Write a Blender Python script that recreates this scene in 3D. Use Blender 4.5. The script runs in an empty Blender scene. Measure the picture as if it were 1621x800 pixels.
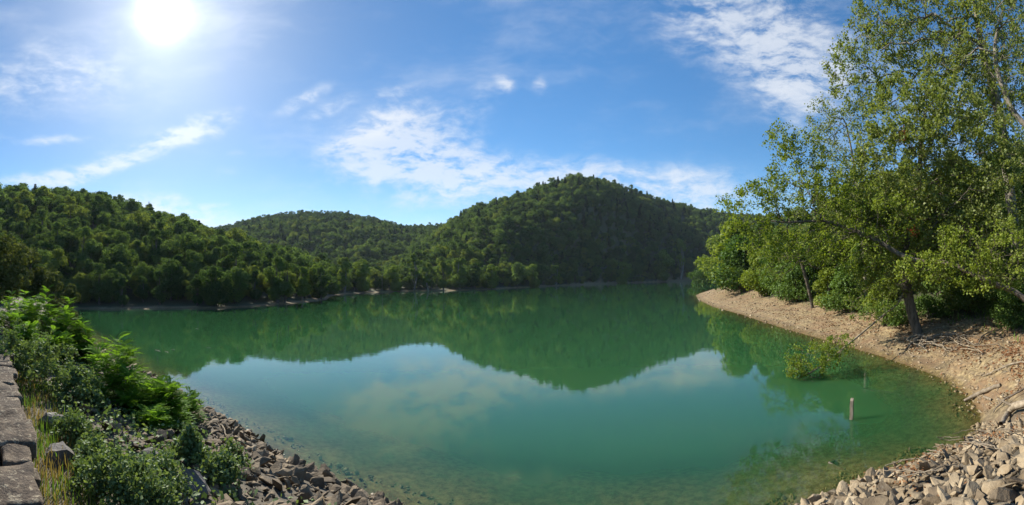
import bpy, math, random
import numpy as np
from mathutils import Vector, Matrix, noise as mnoise

sc = bpy.context.scene
R = math.radians
rng = np.random.default_rng(7)
random.seed(7)

# ------------------------------------------------------------------ camera
# the photograph is a hand-held panorama: a cylindrical lens, 616 px per radian
F = 616.0; W0 = 1621.0; H0 = 800.0; ROW0 = 444.0; EYE = 4.5; ROLL = R(1.0)
cam_d = bpy.data.cameras.new('camera'); cam = bpy.data.objects.new('camera', cam_d)
sc.collection.objects.link(cam); sc.camera = cam
cam_d.type = 'PANO'; cam_d.panorama_type = 'CENTRAL_CYLINDRICAL'
cam_d.central_cylindrical_range_u_min = -W0/2/F
cam_d.central_cylindrical_range_u_max = W0/2/F
cam_d.central_cylindrical_range_v_max = ROW0/F
cam_d.central_cylindrical_range_v_min = -(H0-ROW0)/F
cam_d.central_cylindrical_radius = 1.0
cam_d.clip_start = 0.05; cam_d.clip_end = 6000
cam.matrix_world = Matrix.Translation((0, 0, EYE)) @ Matrix.Rotation(ROLL, 4, 'Y') @ Matrix.Rotation(R(90), 4, 'X')

def ray(px, py):
    a = (px-W0/2)/F; v = (ROW0-py)/F
    x, y, z = math.sin(a), math.cos(a), v
    c, s = math.cos(ROLL), math.sin(ROLL)
    return Vector((x*c+z*s, y, -x*s+z*c)).normalized()

def at_z(px, py, z=0.0):
    d = ray(px, py); k = (z-EYE)/d.z
    return Vector((d.x*k, d.y*k, z))

def at_r(px, py, r):
    d = ray(px, py); k = r/math.hypot(d.x, d.y)
    return Vector((d.x*k, d.y*k, EYE+d.z*k))

# ------------------------------------------------------------------ sun, sky, exposure
SUN = ray(258, 20)
SUN_EL = math.asin(SUN.z); SUN_AZ = math.atan2(SUN.x, SUN.y)
sl = bpy.data.lights.new('sun', 'SUN'); so = bpy.data.objects.new('sun', sl)
sc.collection.objects.link(so)
sl.energy = 5.0; sl.angle = R(0.55); sl.color = (1.0, 0.93, 0.8)
so.rotation_euler = (-SUN).to_track_quat('-Z', 'Y').to_euler()
SKY_STRENGTH = 0.105
sc.view_settings.view_transform = 'Standard'
sc.view_settings.look = 'None'
sc.view_settings.exposure = 0.78
sc.view_settings.gamma = 1.0
cy = sc.cycles
cy.use_denoising = True
cy.max_bounces = 8; cy.diffuse_bounces = 3; cy.glossy_bounces = 3
cy.transmission_bounces = 4; cy.transparent_max_bounces = 8
cy.caustics_reflective = False; cy.caustics_refractive = False
cy.sample_clamp_indirect = 6.0

class NT:
    """small node-graph writer"""
    def __init__(s, tree): s.t = tree; s.n = tree.nodes; s.l = tree.links
    def new(s, typ, **kw):
        n = s.n.new(typ)
        for k, v in kw.items(): setattr(n, k, v)
        return n
    def put(s, sock, v):
        if isinstance(v, bpy.types.NodeSocket): s.l.new(v, sock)
        elif v is not None: sock.default_value = v
    def math(s, op, a, b=None, c=None, clamp=False):
        n = s.new('ShaderNodeMath', operation=op, use_clamp=clamp)
        s.put(n.inputs[0], a)
        if b is not None: s.put(n.inputs[1], b)
        if c is not None: s.put(n.inputs[2], c)
        return n.outputs[0]
    def vmath(s, op, a, b=None, out=0):
        n = s.new('ShaderNodeVectorMath', operation=op)
        s.put(n.inputs[0], a)
        if b is not None: s.put(n.inputs[1], b)
        return n.outputs[out]
    def ramp(s, v, a, b, c=0.0, d=1.0, smooth=True):
        n = s.new('ShaderNodeMapRange', interpolation_type='SMOOTHSTEP' if smooth else 'LINEAR')
        s.put(n.inputs['Value'], v)
        for i, x in zip((1, 2, 3, 4), (a, b, c, d)): s.put(n.inputs[i], x)
        return n.outputs[0]
    def mix(s, f, a, b, blend='MIX'):
        n = s.new('ShaderNodeMix', data_type='RGBA', blend_type=blend)
        s.put(n.inputs[0], f); s.put(n.inputs[6], a); s.put(n.inputs[7], b)
        return n.outputs[2]
    def noise(s, vec, scale, detail=4, rough=0.55, dist=0.0, col=False):
        n = s.new('ShaderNodeTexNoise')
        if vec is not None: s.put(n.inputs['Vector'], vec)
        n.inputs['Scale'].default_value = scale; n.inputs['Detail'].default_value = detail
        n.inputs['Roughness'].default_value = rough; n.inputs['Distortion'].default_value = dist
        return n.outputs['Color' if col else 'Fac']
    def mapping(s, vec, loc=(0, 0, 0), rot=(0, 0, 0), scale=(1, 1, 1), typ='POINT'):
        n = s.new('ShaderNodeMapping', vector_type=typ)
        s.put(n.inputs[0], vec)
        n.inputs[1].default_value = loc; n.inputs[2].default_value = rot; n.inputs[3].default_value = scale
        return n.outputs[0]

def c4(r, g, b): return (r, g, b, 1.0)

def make_world():
    w = bpy.data.worlds.new('World'); sc.world = w; w.use_nodes = True
    g = NT(w.node_tree); w.node_tree.nodes.clear()
    out = g.new('ShaderNodeOutputWorld'); bg = g.new('ShaderNodeBackground')
    bg.inputs[1].default_value = SKY_STRENGTH
    g.l.new(bg.outputs[0], out.inputs[0])
    sky = g.new('ShaderNodeTexSky', sky_type='NISHITA')
    sky.sun_disc = False; sky.sun_elevation = SUN_EL; sky.sun_rotation = SUN_AZ
    sky.altitude = 200; sky.air_density = 1.0; sky.dust_density = 0.3; sky.ozone_density = 3.0
    tc = g.new('ShaderNodeTexCoord').outputs['Generated']
    sx = g.new('ShaderNodeSeparateXYZ'); g.l.new(tc, sx.inputs[0])
    x, y, z = sx.outputs
    az = g.math('ARCTAN2', x, y)
    hl = g.math('SQRT', g.math('ADD', g.math('MULTIPLY', x, x), g.math('MULTIPLY', y, y)))
    t = g.math('MINIMUM', g.math('DIVIDE', z, g.math('MAXIMUM', hl, 0.05)), 3.0)
    cb = g.new('ShaderNodeCombineXYZ'); g.l.new(az, cb.inputs[0]); g.l.new(t, cb.inputs[1])
    uv = cb.outputs[0]
    # cirrus: soft patches broken up by warped streaky noise
    warp = g.noise(uv, 5.0, 3, 0.6, col=True)
    warp = g.vmath('SUBTRACT', warp, (0.5, 0.5, 0.5))
    wv = g.new('ShaderNodeVectorMath', operation='SCALE'); g.l.new(warp, wv.inputs[0]); wv.inputs[3].default_value = 0.07
    uvw = g.vmath('ADD', uv, wv.outputs[0])
    wv2 = g.new('ShaderNodeVectorMath', operation='SCALE'); g.l.new(warp, wv2.inputs[0]); wv2.inputs[3].default_value = 0.07
    uvb = g.vmath('ADD', uv, wv2.outputs[0])
    blobs = [(625,195,80,50,10,.8),(590,262,110,45,-5,1.0),(690,255,120,60,-8,1.05),(745,290,120,35,-6,.9),(770,155,50,28,35,.62),
             (800,136,20,11,-40,.95),(660,330,110,24,4,.5),(640,215,100,60,0,.5),
             (1000,290,190,34,-8,.95),(880,280,120,28,-4,.85),(1110,290,90,40,-4,.6),(1040,320,130,24,-8,.6),
             (1200,60,150,90,-25,.85),(1250,130,90,70,-40,.9),(1140,15,120,70,0,.7),(1330,100,110,90,-30,.62),(1540,190,130,110,0,.75),
             (235,232,135,20,18,1.15),(110,277,110,15,12,1.1),(310,208,70,18,24,.9),(80,224,75,9,0,1.0),(20,292,70,10,10,.6),
             (305,340,105,26,-12,1.25),(240,325,70,20,-8,.8),
             (482,152,46,13,26,1.15),(522,168,42,12,22,1.05),(540,234,36,11,5,.9),(352,272,36,9,18,.55),(372,240,20,7,0,.4),
             (70,100,190,60,10,.42),(170,140,170,40,-6,.4),(50,150,140,60,30,.36),(480,298,60,8,4,.4),(635,142,60,9,14,.45),(855,130,18,10,60,.9),
             (345,322,22,5,-4,.6)]
    acc = None
    for (cx, cy_, a, b, ang, st) in blobs:
        d = ray(cx, cy_); ca = math.atan2(d.x, d.y); ct = d.z/math.hypot(d.x, d.y)
        m = g.mapping(uvb, (ca, ct, 0), (0, 0, R(ang)), (a/F*1.7, b/F*1.7, 1), 'TEXTURE')
        l = g.vmath('LENGTH', m, out=1)
        v = g.ramp(l, 0.0, 1.0, st, 0.0)
        acc = v if acc is None else g.math('MAXIMUM', acc, v) if False else g.math('ADD', acc, v)
    st1 = g.noise(g.mapping(uvw, rot=(0, 0, R(-12)), scale=(1.0, 3.2, 1)), 5.5, 7, 0.62)
    st2 = g.noise(g.mapping(uvw, rot=(0, 0, R(20)), scale=(1.0, 1.9, 1)), 17.0, 6, 0.65)
    n = g.math('ADD', g.math('MULTIPLY', g.math('SUBTRACT', st1, 0.5), 3.0), g.math('MULTIPLY', g.math('SUBTRACT', st2, 0.5), 3.0))
    dens = g.math('MULTIPLY', acc, g.math('ADD', 0.75, n))
    dens = g.ramp(dens, 0.02, 1.8, 0, 0.64)
    # thin veil everywhere (also outside the frame)
    veil = g.ramp(g.noise(g.mapping(uvw, scale=(1, 2.6, 1), loc=(7, 3, 0)), 2.2, 6, 0.6), 0.46, 0.85, 0, 0.34)
    dens = g.math('MINIMUM', g.math('ADD', dens, veil), 0.9)
    # pale band at the horizon
    hz = g.ramp(z, 0.0, 0.32, 0.30, 0.0)
    up = g.ramp(z, -0.03, 0.02, 0, 1)
    skyc = sky.outputs[0]
    hs = g.new('ShaderNodeHueSaturation'); hs.inputs['Saturation'].default_value = 1.22
    g.l.new(skyc, hs.inputs['Color'])
    # scattered light round the sun: thin cirrus in front of it
    dv = g.vmath('DOT_PRODUCT', g.vmath('NORMALIZE', tc), tuple(SUN), out=1)
    ang = g.math('ARCCOSINE', g.math('MINIMUM', dv, 1.0))
    core = g.math('EXPONENT', g.math('MULTIPLY', g.math('MULTIPLY', ang, ang), -620.0))
    halo = g.math('EXPONENT', g.math('MULTIPLY', ang, -7.5))
    # the aureole the Nishita model gives is brighter than the camera's; tame it
    tame = g.ramp(ang, 0.0, 1.3, 0.62, 1.0)
    base = g.vmath('SCALE', g.vmath('MULTIPLY', hs.outputs[0], (0.9, 1.0, 1.0))); g.l.new(tame, base.node.inputs[3])
    # clouds take the light of the sun through them
    cl_b = g.math('ADD', 5.6, g.math('MULTIPLY', halo, 5.0))
    clc = g.new('ShaderNodeVectorMath', operation='SCALE'); clc.inputs[0].default_value = (0.93, 0.96, 1.0); g.l.new(cl_b, clc.inputs[3])
    col = g.mix(hz, base, c4(4.3, 5.6, 7.4))
    col = g.mix(dens, col, clc.outputs[0])
    glow = g.math('ADD', g.math('MULTIPLY', core, 10.0), g.math('MULTIPLY', halo, 2.2))
    gl = g.new('ShaderNodeVectorMath', operation='SCALE'); gl.inputs[0].default_value = (1.0, 0.97, 0.95); g.l.new(glow, gl.inputs[3])
    col = g.vmath('ADD', col, gl.outputs[0])
    g.l.new(col, bg.inputs[0])
    w.cycles.sampling_method = 'MANUAL'; w.cycles.sample_map_resolution = 1024
make_world()

# ------------------------------------------------------------------ materials
def new_mat(name):
    m = bpy.data.materials.new(name); m.use_nodes = True; m.node_tree.nodes.clear()
    g = NT(m.node_tree); out = g.new('ShaderNodeOutputMaterial')
    return m, g, out

def leaf_mat(name, dark, light, trans=0.35, gloss=0.12, alt=None, altp=0.0, objvar=0.5):
    m, g, out = new_mat(name)
    geo = g.new('ShaderNodeNewGeometry'); oi = g.new('ShaderNodeObjectInfo')
    rnd = geo.outputs['Random Per Island']
    f = g.math('ADD', g.math('MULTIPLY', rnd, 1-objvar), g.math('MULTIPLY', oi.outputs['Random'], objvar))
    col = g.mix(f, c4(*dark), c4(*light))
    if alt:
        sel = g.ramp(g.math('FRACT', g.math('MULTIPLY', oi.outputs['Random'], 7.31)), 1-altp, 1-altp+0.02, 0, 0.85)
        col = g.mix(sel, col, c4(*alt))
    # large-scale mottling so that neighbouring clumps differ
    n = g.noise(geo.outputs['Position'], 0.35, 2, 0.5)
    col = g.mix(g.ramp(n, 0.35, 0.7, 0, 0.35), col, g.mix(0.5, col, c4(*[c*0.55 for c in dark])))
    d = g.new('ShaderNodeBsdfDiffuse'); t = g.new('ShaderNodeBsdfTranslucent'); gl = g.new('ShaderNodeBsdfGlossy')
    g.l.new(col, d.inputs[0])
    tcol = g.mix(1.0, col, c4(1.25, 1.28, 0.6), 'MULTIPLY')
    g.l.new(tcol, t.inputs[0])
    gl.inputs['Roughness'].default_value = 0.55; gl.inputs[0].default_value = c4(0.9, 0.95, 1)
    m1 = g.new('ShaderNodeMixShader'); m1.inputs[0].default_value = trans
    g.l.new(d.outputs[0], m1.inputs[1]); g.l.new(t.outputs[0], m1.inputs[2])
    m2 = g.new('ShaderNodeMixShader'); m2.inputs[0].default_value = gloss*0.12
    g.l.new(m1.outputs[0], m2.inputs[1]); g.l.new(gl.outputs[0], m2.inputs[2])
    g.l.new(m2.outputs[0], out.inputs[0])
    return m

def rough_mat(name, cols, scale=3.0, bump=0.3, bscale=20.0, rough=0.9, isl=0.3, obj=False, lichen=None, wet=False, stretch=None):
    """earth, bark, rock: noise-mixed colours, fine relief"""
    m, g, out = new_mat(name)
    geo = g.new('ShaderNodeNewGeometry')
    pos = geo.outputs['Position']
    if obj: pos = g.new('ShaderNodeTexCoord').outputs['Object']
    if stretch: pos = g.mapping(pos, scale=stretch)
    n = g.noise(pos, scale, 6, 0.6)
    cr = g.new('ShaderNodeValToRGB'); g.l.new(n, cr.inputs[0])
    els = cr.color_ramp.elements
    k = len(cols)
    while len(els) < k: els.new(0.5)
    for i, c in enumerate(cols):
        els[i].position = 0.3+0.4*i/max(1, k-1); els[i].color = c4(*c)
    col = cr.outputs[0]
    if isl:
        oi = g.new('ShaderNodeObjectInfo')
        v = g.math('FRACT', g.math('ADD', geo.outputs['Random Per Island'], oi.outputs['Random']))
        br = g.ramp(v, 0, 1, 1-isl, 1+isl, smooth=False)
        s = g.new('ShaderNodeVectorMath', operation='SCALE'); g.l.new(col, s.inputs[0]); g.l.new(br, s.inputs[3]); col = s.outputs[0]
    if lichen:
        ln = g.noise(pos, lichen[1], 5, 0.7, 0.4)
        col = g.mix(g.ramp(ln, lichen[2], lichen[2]+0.06, 0, 0.8), col, c4(*lichen[0]))
    rg = rough
    if wet:   # damp and algae just above and below the water line
        sz = g.new('ShaderNodeSeparateXYZ'); g.l.new(geo.outputs['Position'], sz.inputs[0])
        wn = g.math('ADD', sz.outputs[2], g.math('MULTIPLY', g.math('SUBTRACT', g.noise(geo.outputs['Position'], 1.5, 3), 0.5), 0.15))
        wt = g.ramp(wn, 0.02, 0.14, 1, 0)
        col = g.mix(g.math('MULTIPLY', wt, 0.75), col, g.mix(1.0, col, c4(0.62, 0.6, 0.4), 'MULTIPLY'))
        rg = g.ramp(wt, 0, 1, rough, 0.45)
    p = g.new('ShaderNodeBsdfPrincipled'); g.l.new(col, p.inputs['Base Color']); g.put(p.inputs['Roughness'], rg)
    b = g.new('ShaderNodeBump'); b.inputs['Strength'].default_value = bump; b.inputs['Distance'].default_value = 0.03
    g.l.new(g.noise(pos, bscale, 5, 0.65), b.inputs['Height']); g.l.new(b.outputs[0], p.inputs['Normal'])
    g.l.new(p.outputs[0], out.inputs[0])
    return m

M = {}
M['forest'] = leaf_mat('forest_leaf', (0.038, 0.078, 0.028), (0.165, 0.235, 0.072), 0.5, 0.03, (0.2, 0.24, 0.06), 0.16, 0.6)
M['forest_far'] = leaf_mat('far_forest_leaf', (0.035, 0.075, 0.032), (0.105, 0.16, 0.065), 0.42, 0.02, (0.11, 0.13, 0.04), 0.08, 0.5)
M['pine'] = leaf_mat('conifer_needles', (0.012, 0.03, 0.012), (0.03, 0.06, 0.02), 0.12, 0.02)
M['pale'] = leaf_mat('pale_leaf', (0.10, 0.16, 0.025), (0.23, 0.29, 0.06), 0.4, 0.05, None, 0, 0.3)
M['poplar'] = leaf_mat('poplar_leaf', (0.125, 0.175, 0.035), (0.3, 0.33, 0.09), 0.45, 0.16, None, 0, 0.15)
M['yellowgreen'] = leaf_mat('sunlit_shrub_leaf', (0.12, 0.18, 0.02), (0.29, 0.34, 0.05), 0.4, 0.08, None, 0, 0.3)
M['shrub'] = leaf_mat('shrub_leaf', (0.05, 0.105, 0.02), (0.15, 0.23, 0.045), 0.34, 0.1, None, 0, 0.5)
M['robinia'] = leaf_mat('pinnate_leaf', (0.09, 0.19, 0.02), (0.2, 0.34, 0.045), 0.5, 0.08, None, 0, 0.35)
M['bramble'] = leaf_mat('bramble_leaf', (0.075, 0.13, 0.04), (0.23, 0.3, 0.11), 0.3, 0.2, None, 0, 0.2)
M['olive'] = leaf_mat('olive_leaf', (0.06, 0.08, 0.02), (0.15, 0.17, 0.05), 0.32, 0.05, None, 0, 0.2)
M['redleaf'] = leaf_mat('withered_leaf', (0.28, 0.06, 0.03), (0.5, 0.14, 0.06), 0.4, 0.05)
M['drygrass'] = leaf_mat('dry_grass', (0.22, 0.16, 0.06), (0.42, 0.33, 0.14), 0.3, 0.05)
M['grass'] = leaf_mat('green_grass', (0.07, 0.14, 0.02), (0.16, 0.26, 0.05), 0.35, 0.08)
M['litter'] = leaf_mat('leaf_litter', (0.13, 0.06, 0.03), (0.32, 0.17, 0.08), 0.1, 0.02)
M['bark'] = rough_mat('bark', [(0.05, 0.04, 0.03), (0.12, 0.095, 0.07), (0.19, 0.16, 0.13)], 6, 0.7, 26, 0.95, 0.1, stretch=(1, 1, 0.35))
M['palebark'] = rough_mat('pale_bark', [(0.1, 0.085, 0.065), (0.19, 0.165, 0.13), (0.29, 0.26, 0.21)], 4, 0.5, 20, 0.9, 0.1, stretch=(1, 1, 0.4))
M['deadwood'] = rough_mat('dead_wood', [(0.12, 0.09, 0.062), (0.23, 0.185, 0.13), (0.34, 0.285, 0.215)], 9, 0.5, 40, 0.9, 0.25)
M['stone'] = rough_mat('riprap_stone', [(0.065, 0.046, 0.028), (0.15, 0.112, 0.07), (0.27, 0.21, 0.135)], 2.2, 0.9, 13, 0.9, 0.28, wet=True, lichen=((0.2, 0.18, 0.14), 5, 0.62))
M['palestone'] = rough_mat('pale_limestone', [(0.13, 0.092, 0.052), (0.28, 0.215, 0.135), (0.42, 0.34, 0.225)], 2.2, 0.9, 13, 0.9, 0.22, wet=True, lichen=((0.3, 0.25, 0.17), 5, 0.62))
M['boulder'] = rough_mat('dark_boulder', [(0.07, 0.065, 0.06), (0.13, 0.12, 0.11), (0.22, 0.2, 0.18)], 3, 0.7, 16, 0.9, 0.1, lichen=((0.3, 0.29, 0.26), 6, 0.62))
M['wall'] = rough_mat('wall_stone', [(0.035, 0.025, 0.017), (0.085, 0.062, 0.042), (0.16, 0.122, 0.083)], 7, 1.0, 26, 0.95, 0.15, lichen=((0.3, 0.255, 0.18), 17, 0.55))
M['post'] = rough_mat('weathered_post', [(0.1, 0.08, 0.058), (0.2, 0.165, 0.125), (0.31, 0.265, 0.21)], 8, 0.4, 40, 0.85, 0, stretch=(1, 1, 0.2))
M['rust'] = rough_mat('rusty_metal', [(0.1, 0.05, 0.03), (0.18, 0.1, 0.06), (0.25, 0.17, 0.1)], 10, 0.3, 40, 0.8, 0)
M['mast'] = rough_mat('mast_metal', [(0.1, 0.1, 0.1), (0.13, 0.13, 0.13)], 2, 0, 10, 0.5, 0)

def ground_mat():
    m, g, out = new_mat('ground')
    geo = g.new('ShaderNodeNewGeometry'); pos = geo.outputs['Position']
    at = g.new('ShaderNodeAttribute', attribute_name='zone')   # r = bare bank, g = dam fill
    sp = g.new('ShaderNodeSeparateColor'); g.l.new(at.outputs['Color'], sp.inputs[0])
    n1 = g.noise(pos, 0.7, 7, 0.65); n2 = g.noise(pos, 5.0, 6, 0.65)
    bare = g.mix(g.ramp(n2, 0.35, 0.68), c4(0.13, 0.095, 0.048), c4(0.35, 0.265, 0.14))
    bare = g.mix(g.ramp(n1, 0.42, 0.66, 0, 0.7), bare, c4(0.2, 0.115, 0.06))
    soil = g.mix(g.ramp(n2, 0.3, 0.7), c4(0.028, 0.035, 0.014), c4(0.06, 0.065, 0.025))
    fill = g.mix(g.ramp(n2, 0.3, 0.7), c4(0.07, 0.06, 0.045), c4(0.16, 0.135, 0.1))
    col = g.mix(sp.outputs[0], soil, bare)
    col = g.mix(sp.outputs[1], col, fill)
    sz = g.new('ShaderNodeSeparateXYZ'); g.l.new(pos, sz.inputs[0])
    lev = g.math('SINE', g.math('MULTIPLY', g.math('ADD', sz.outputs[2], g.math('MULTIPLY', n1, 0.25)), 26.0))
    col = g.mix(g.math('MULTIPLY', g.ramp(lev, 0.2, 1.0, 0, 0.4), sp.outputs[0]), col, c4(0.13, 0.095, 0.06))
    wn = g.math('ADD', sz.outputs[2], g.math('MULTIPLY', g.math('SUBTRACT', g.noise(pos, 0.8, 4), 0.5), 0.25))
    wt = g.ramp(wn, 0.03, 0.2, 0.8, 0)
    col = g.mix(wt, col, g.mix(1.0, col, c4(0.5, 0.46, 0.28), 'MULTIPLY'))
    col = g.mix(g.ramp(sz.outputs[2], -0.02, -0.1, 0, 0.85), col, g.mix(g.ramp(n2, 0.35, 0.65), c4(0.10, 0.08, 0.035), c4(0.30, 0.245, 0.13)))
    p = g.new('ShaderNodeBsdfPrincipled'); g.l.new(col, p.inputs['Base Color']); p.inputs['Roughness'].default_value = 0.95
    b = g.new('ShaderNodeBump'); b.inputs['Strength'].default_value = 0.6; b.inputs['Distance'].default_value = 0.08
    g.l.new(g.noise(pos, 9, 7, 0.7), b.inputs['Height']); g.l.new(b.outputs[0], p.inputs['Normal'])
    g.l.new(p.outputs[0], out.inputs[0])
    return m
M['ground'] = ground_mat()

def water_mat():
    m, g, out = new_mat('lake_water')
    geo = g.new('ShaderNodeNewGeometry'); pos = geo.outputs['Position']
    at = g.new('ShaderNodeAttribute', attribute_name='clarity')
    w1 = g.noise(g.mapping(pos, scale=(1, 1.0, 1)), 1.1, 3, 0.5)
    w2 = g.noise(g.mapping(pos, rot=(0, 0, 0.6), scale=(1.0, 1.8, 1)), 5.0, 3, 0.6)
    hgt = g.math('ADD', g.math('MULTIPLY', w1, 1.0), g.math('MULTIPLY', w2, 0.22))
    b = g.new('ShaderNodeBump'); b.inputs['Distance'].default_value = 0.05
    # a breeze patch roughens the water off the sandy point
    patch = g.ramp(g.noise(pos, 0.018, 2, 0.5), 0.5, 0.7, 0.04, 0.14)
    g.l.new(patch, b.inputs['Strength']); g.l.new(hgt, b.inputs['Height'])
    body = g.mix(g.noise(pos, 0.05, 3), c4(0.020, 0.081, 0.029), c4(0.026, 0.094, 0.034))
    d = g.new('ShaderNodeSubsurfaceScattering', falloff='BURLEY'); g.l.new(body, d.inputs['Color'])
    d.inputs['Scale'].default_value = 1.2; d.inputs['Radius'].default_value = (0.6, 1.0, 0.8)
    tr = g.new('ShaderNodeBsdfTransparent'); tr.inputs[0].default_value = c4(0.86, 0.88, 0.68)
    m1 = g.new('ShaderNodeMixShader'); g.l.new(at.outputs['Fac'], m1.inputs[0])
    g.l.new(d.outputs[0], m1.inputs[1]); g.l.new(tr.outputs[0], m1.inputs[2])
    gl = g.new('ShaderNodeBsdfGlossy'); gl.inputs['Roughness'].default_value = 0.012; gl.inputs[0].default_value = c4(1, 1, 1)
    g.l.new(b.outputs[0], gl.inputs['Normal'])
    # Schlick reflectance of water, the same from above and from below
    cosv = g.math('ABSOLUTE', g.vmath('DOT_PRODUCT', b.outputs[0], geo.outputs['Incoming'], out=1))
    fr = g.math('ADD', 0.02, g.math('MULTIPLY', 0.98, g.math('POWER', g.math('SUBTRACT', 1.0, cosv, clamp=True), 5.0)))
    m2 = g.new('ShaderNodeMixShader'); g.l.new(fr, m2.inputs[0])
    g.l.new(m1.outputs[0], m2.inputs[1]); g.l.new(gl.outputs[0], m2.inputs[2])
    g.l.new(m2.outputs[0], out.inputs[0])
    return m
M['water'] = water_mat()

# ------------------------------------------------------------------ object helpers
def mesh_np(name, verts, faces, mat, smooth=False):
    """faces: (n,3) or (n,4) int array, or a list of such arrays"""
    me = bpy.data.meshes.new(name)
    if not isinstance(faces, list): faces = [faces]
    faces = [np.asarray(f, dtype=np.int32) for f in faces if len(f)]
    verts = np.asarray(verts, dtype=np.float32)
    me.vertices.add(len(verts)); me.vertices.foreach_set('co', verts.ravel())
    nl = sum(f.size for f in faces); nf = sum(len(f) for f in faces)
    me.loops.add(nl); me.loops.foreach_set('vertex_index', np.concatenate([f.ravel() for f in faces]))
    me.polygons.add(nf)
    sizes = np.concatenate([np.full(len(f), f.shape[1]) for f in faces])
    starts = np.concatenate([[0], np.cumsum(sizes)[:-1]]).astype(np.int32)
    me.polygons.foreach_set('loop_start', starts)
    if smooth: me.polygons.foreach_set('use_smooth', np.ones(nf, dtype=bool))
    me.update(calc_edges=True); me.validate()
    if mat: me.materials.append(mat)
    return me

def link(name, data, parent=None, loc=None, rot=None, scale=None, kind=None, label=None, cat=None, group=None):
    o = bpy.data.objects.new(name, data); sc.collection.objects.link(o)
    if parent is not None: o.parent = parent
    if loc is not None: o.location = loc
    if rot is not None: o.rotation_euler = rot
    if scale is not None: o.scale = (scale,)*3 if isinstance(scale, (int, float)) else scale
    if kind: o['kind'] = kind
    if label: o['label'] = label
    if cat: o['category'] = cat
    if group: o['group'] = group
    return o

def thing(name, label, cat, loc=(0, 0, 0), group=None, rot=None, scale=None):
    return link(name, None, None, loc, rot, scale, None, label, cat, group)

def unit(v): return v/np.maximum(np.linalg.norm(v, axis=-1, keepdims=True), 1e-9)

def leaves_mesh(name, P, size, mat, up=0.35, elong=1.5, droop=0.0, rs=None, out=None, fold=True, ow=1.1):
    """rhombic leaves at points P; size is their length"""
    rs = rs or rng
    n = len(P)
    nrm = unit(rs.normal(size=(n, 3)) + np.array([0, 0, up*2.0]) + (0 if out is None else out*ow))
    d = rs.normal(size=(n, 3)); d[:, 2] -= droop
    d = unit(d - nrm*np.sum(d*nrm, 1, keepdims=True))
    s = np.cross(nrm, d)
    L = size*rs.uniform(0.65, 1.3, (n, 1)); Wd = L/elong
    P = np.asarray(P)
    a = P - d*L*0.5; c = P + d*L*0.5
    b = P + s*Wd*0.5 + nrm*L*0.10 - d*L*0.08; e = P - s*Wd*0.5 + nrm*L*0.10 - d*L*0.08
    V = np.stack([a, b, c, e], 1).reshape(-1, 3)
    i = np.arange(n)[:, None]*4
    if fold:
        f = np.concatenate([i+np.array([[0, 1, 2]]), i+np.array([[0, 2, 3]])], 1).reshape(-1, 3)
        return mesh_np(name, V, f, mat)
    return mesh_np(name, V, i+np.array([[0, 1, 2, 3]]), mat)

def tube_arrays(path, radii, sides=6, cap=True):
    path = np.asarray(path, float); n = len(path)
    t = np.gradient(path, axis=0); t = unit(t)
    ref = np.array([0.3, 0.2, 1.0]) if abs(unit(t.mean(0))[2]) < 0.8 else np.array([1.0, 0.3, 0.1])
    u = unit(np.cross(t, ref)); v = np.cross(t, u)
    ang = np.arange(sides)/sides*2*np.pi
    ring = u[:, None, :]*np.cos(ang)[None, :, None] + v[:, None, :]*np.sin(ang)[None, :, None]
    V = path[:, None, :] + ring*np.asarray(radii, float)[:, None, None]
    V = V.reshape(-1, 3)
    i = np.arange(n-1)[:, None]*sides; j = np.arange(sides)[None, :]; k = (j+1) % sides
    q = np.stack([i+j, i+k, i+sides+k, i+sides+j], -1).reshape(-1, 4)
    return V, q

def tubes_mesh(name, tubes, mat, sides=6, smooth=True):
    Vs, Qs, o = [], [], 0
    for path, rad in tubes:
        sd = sides if max(rad) > 0.03 else 4 if max(rad) > 0.012 else 3
        V, q = tube_arrays(path, rad, sd); Vs.append(V); Qs.append(q+o); o += len(V)
    return mesh_np(name, np.concatenate(Vs), np.concatenate(Qs), mat, smooth)

# ------------------------------------------------------------------ the lie of the land
sh_px = [(600,800),(470,745),(440,722),(398,693),(333,661),(296,633),(250,610),(203,587)]
shore = [at_z(*p) for p in sh_px]
shore += [Vector((-30, 15.5, 0)), Vector((-46, 20, 0)), Vector((-60, 25, 0)), Vector((-68, 31, 0))]
far_px = [(128,489),(165,491),(200,490),(270,489),(340,489),(400,486),(460,481),(505,477),(517,475)]
shore += [at_z(*p) for p in far_px]
shore += [at_r(521,471,128).xy.to_3d(), at_r(535,467,150).xy.to_3d(), at_r(575,464,172).xy.to_3d()]
shore += [at_z(*p) for p in [(600,463),(650,461),(700,461),(760,459),(800,457),(850,454.5),(900,452),(950,450),(1000,448)]]
shore += [at_r(1045,446,430).xy.to_3d(), at_r(1090,444,455).xy.to_3d(), at_r(1150,444,440).xy.to_3d(), at_r(1180,444,330).xy.to_3d(), at_r(1165,450,220).xy.to_3d(), at_r(1128,455,140).xy.to_3d(), at_r(1108,462,108).xy.to_3d()]
shore += [at_z(*p) for p in [(1102,468),(1106,475),(1130,486),(1174,498),(1210,510),(1249,522),(1295,535),(1342,548),(1402,566),(1455,584),(1511,606),(1535,628),(1552,653),(1552,684),(1533,710),(1502,730),(1452,744),(1421,756),(1362,775),(1327,790),(1300,800)]]
shore += [Vector((3.0, 5.7, 0)), Vector((0, 6.6, 0))]
SH = np.array([[p.x, p.y] for p in shore])

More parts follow.
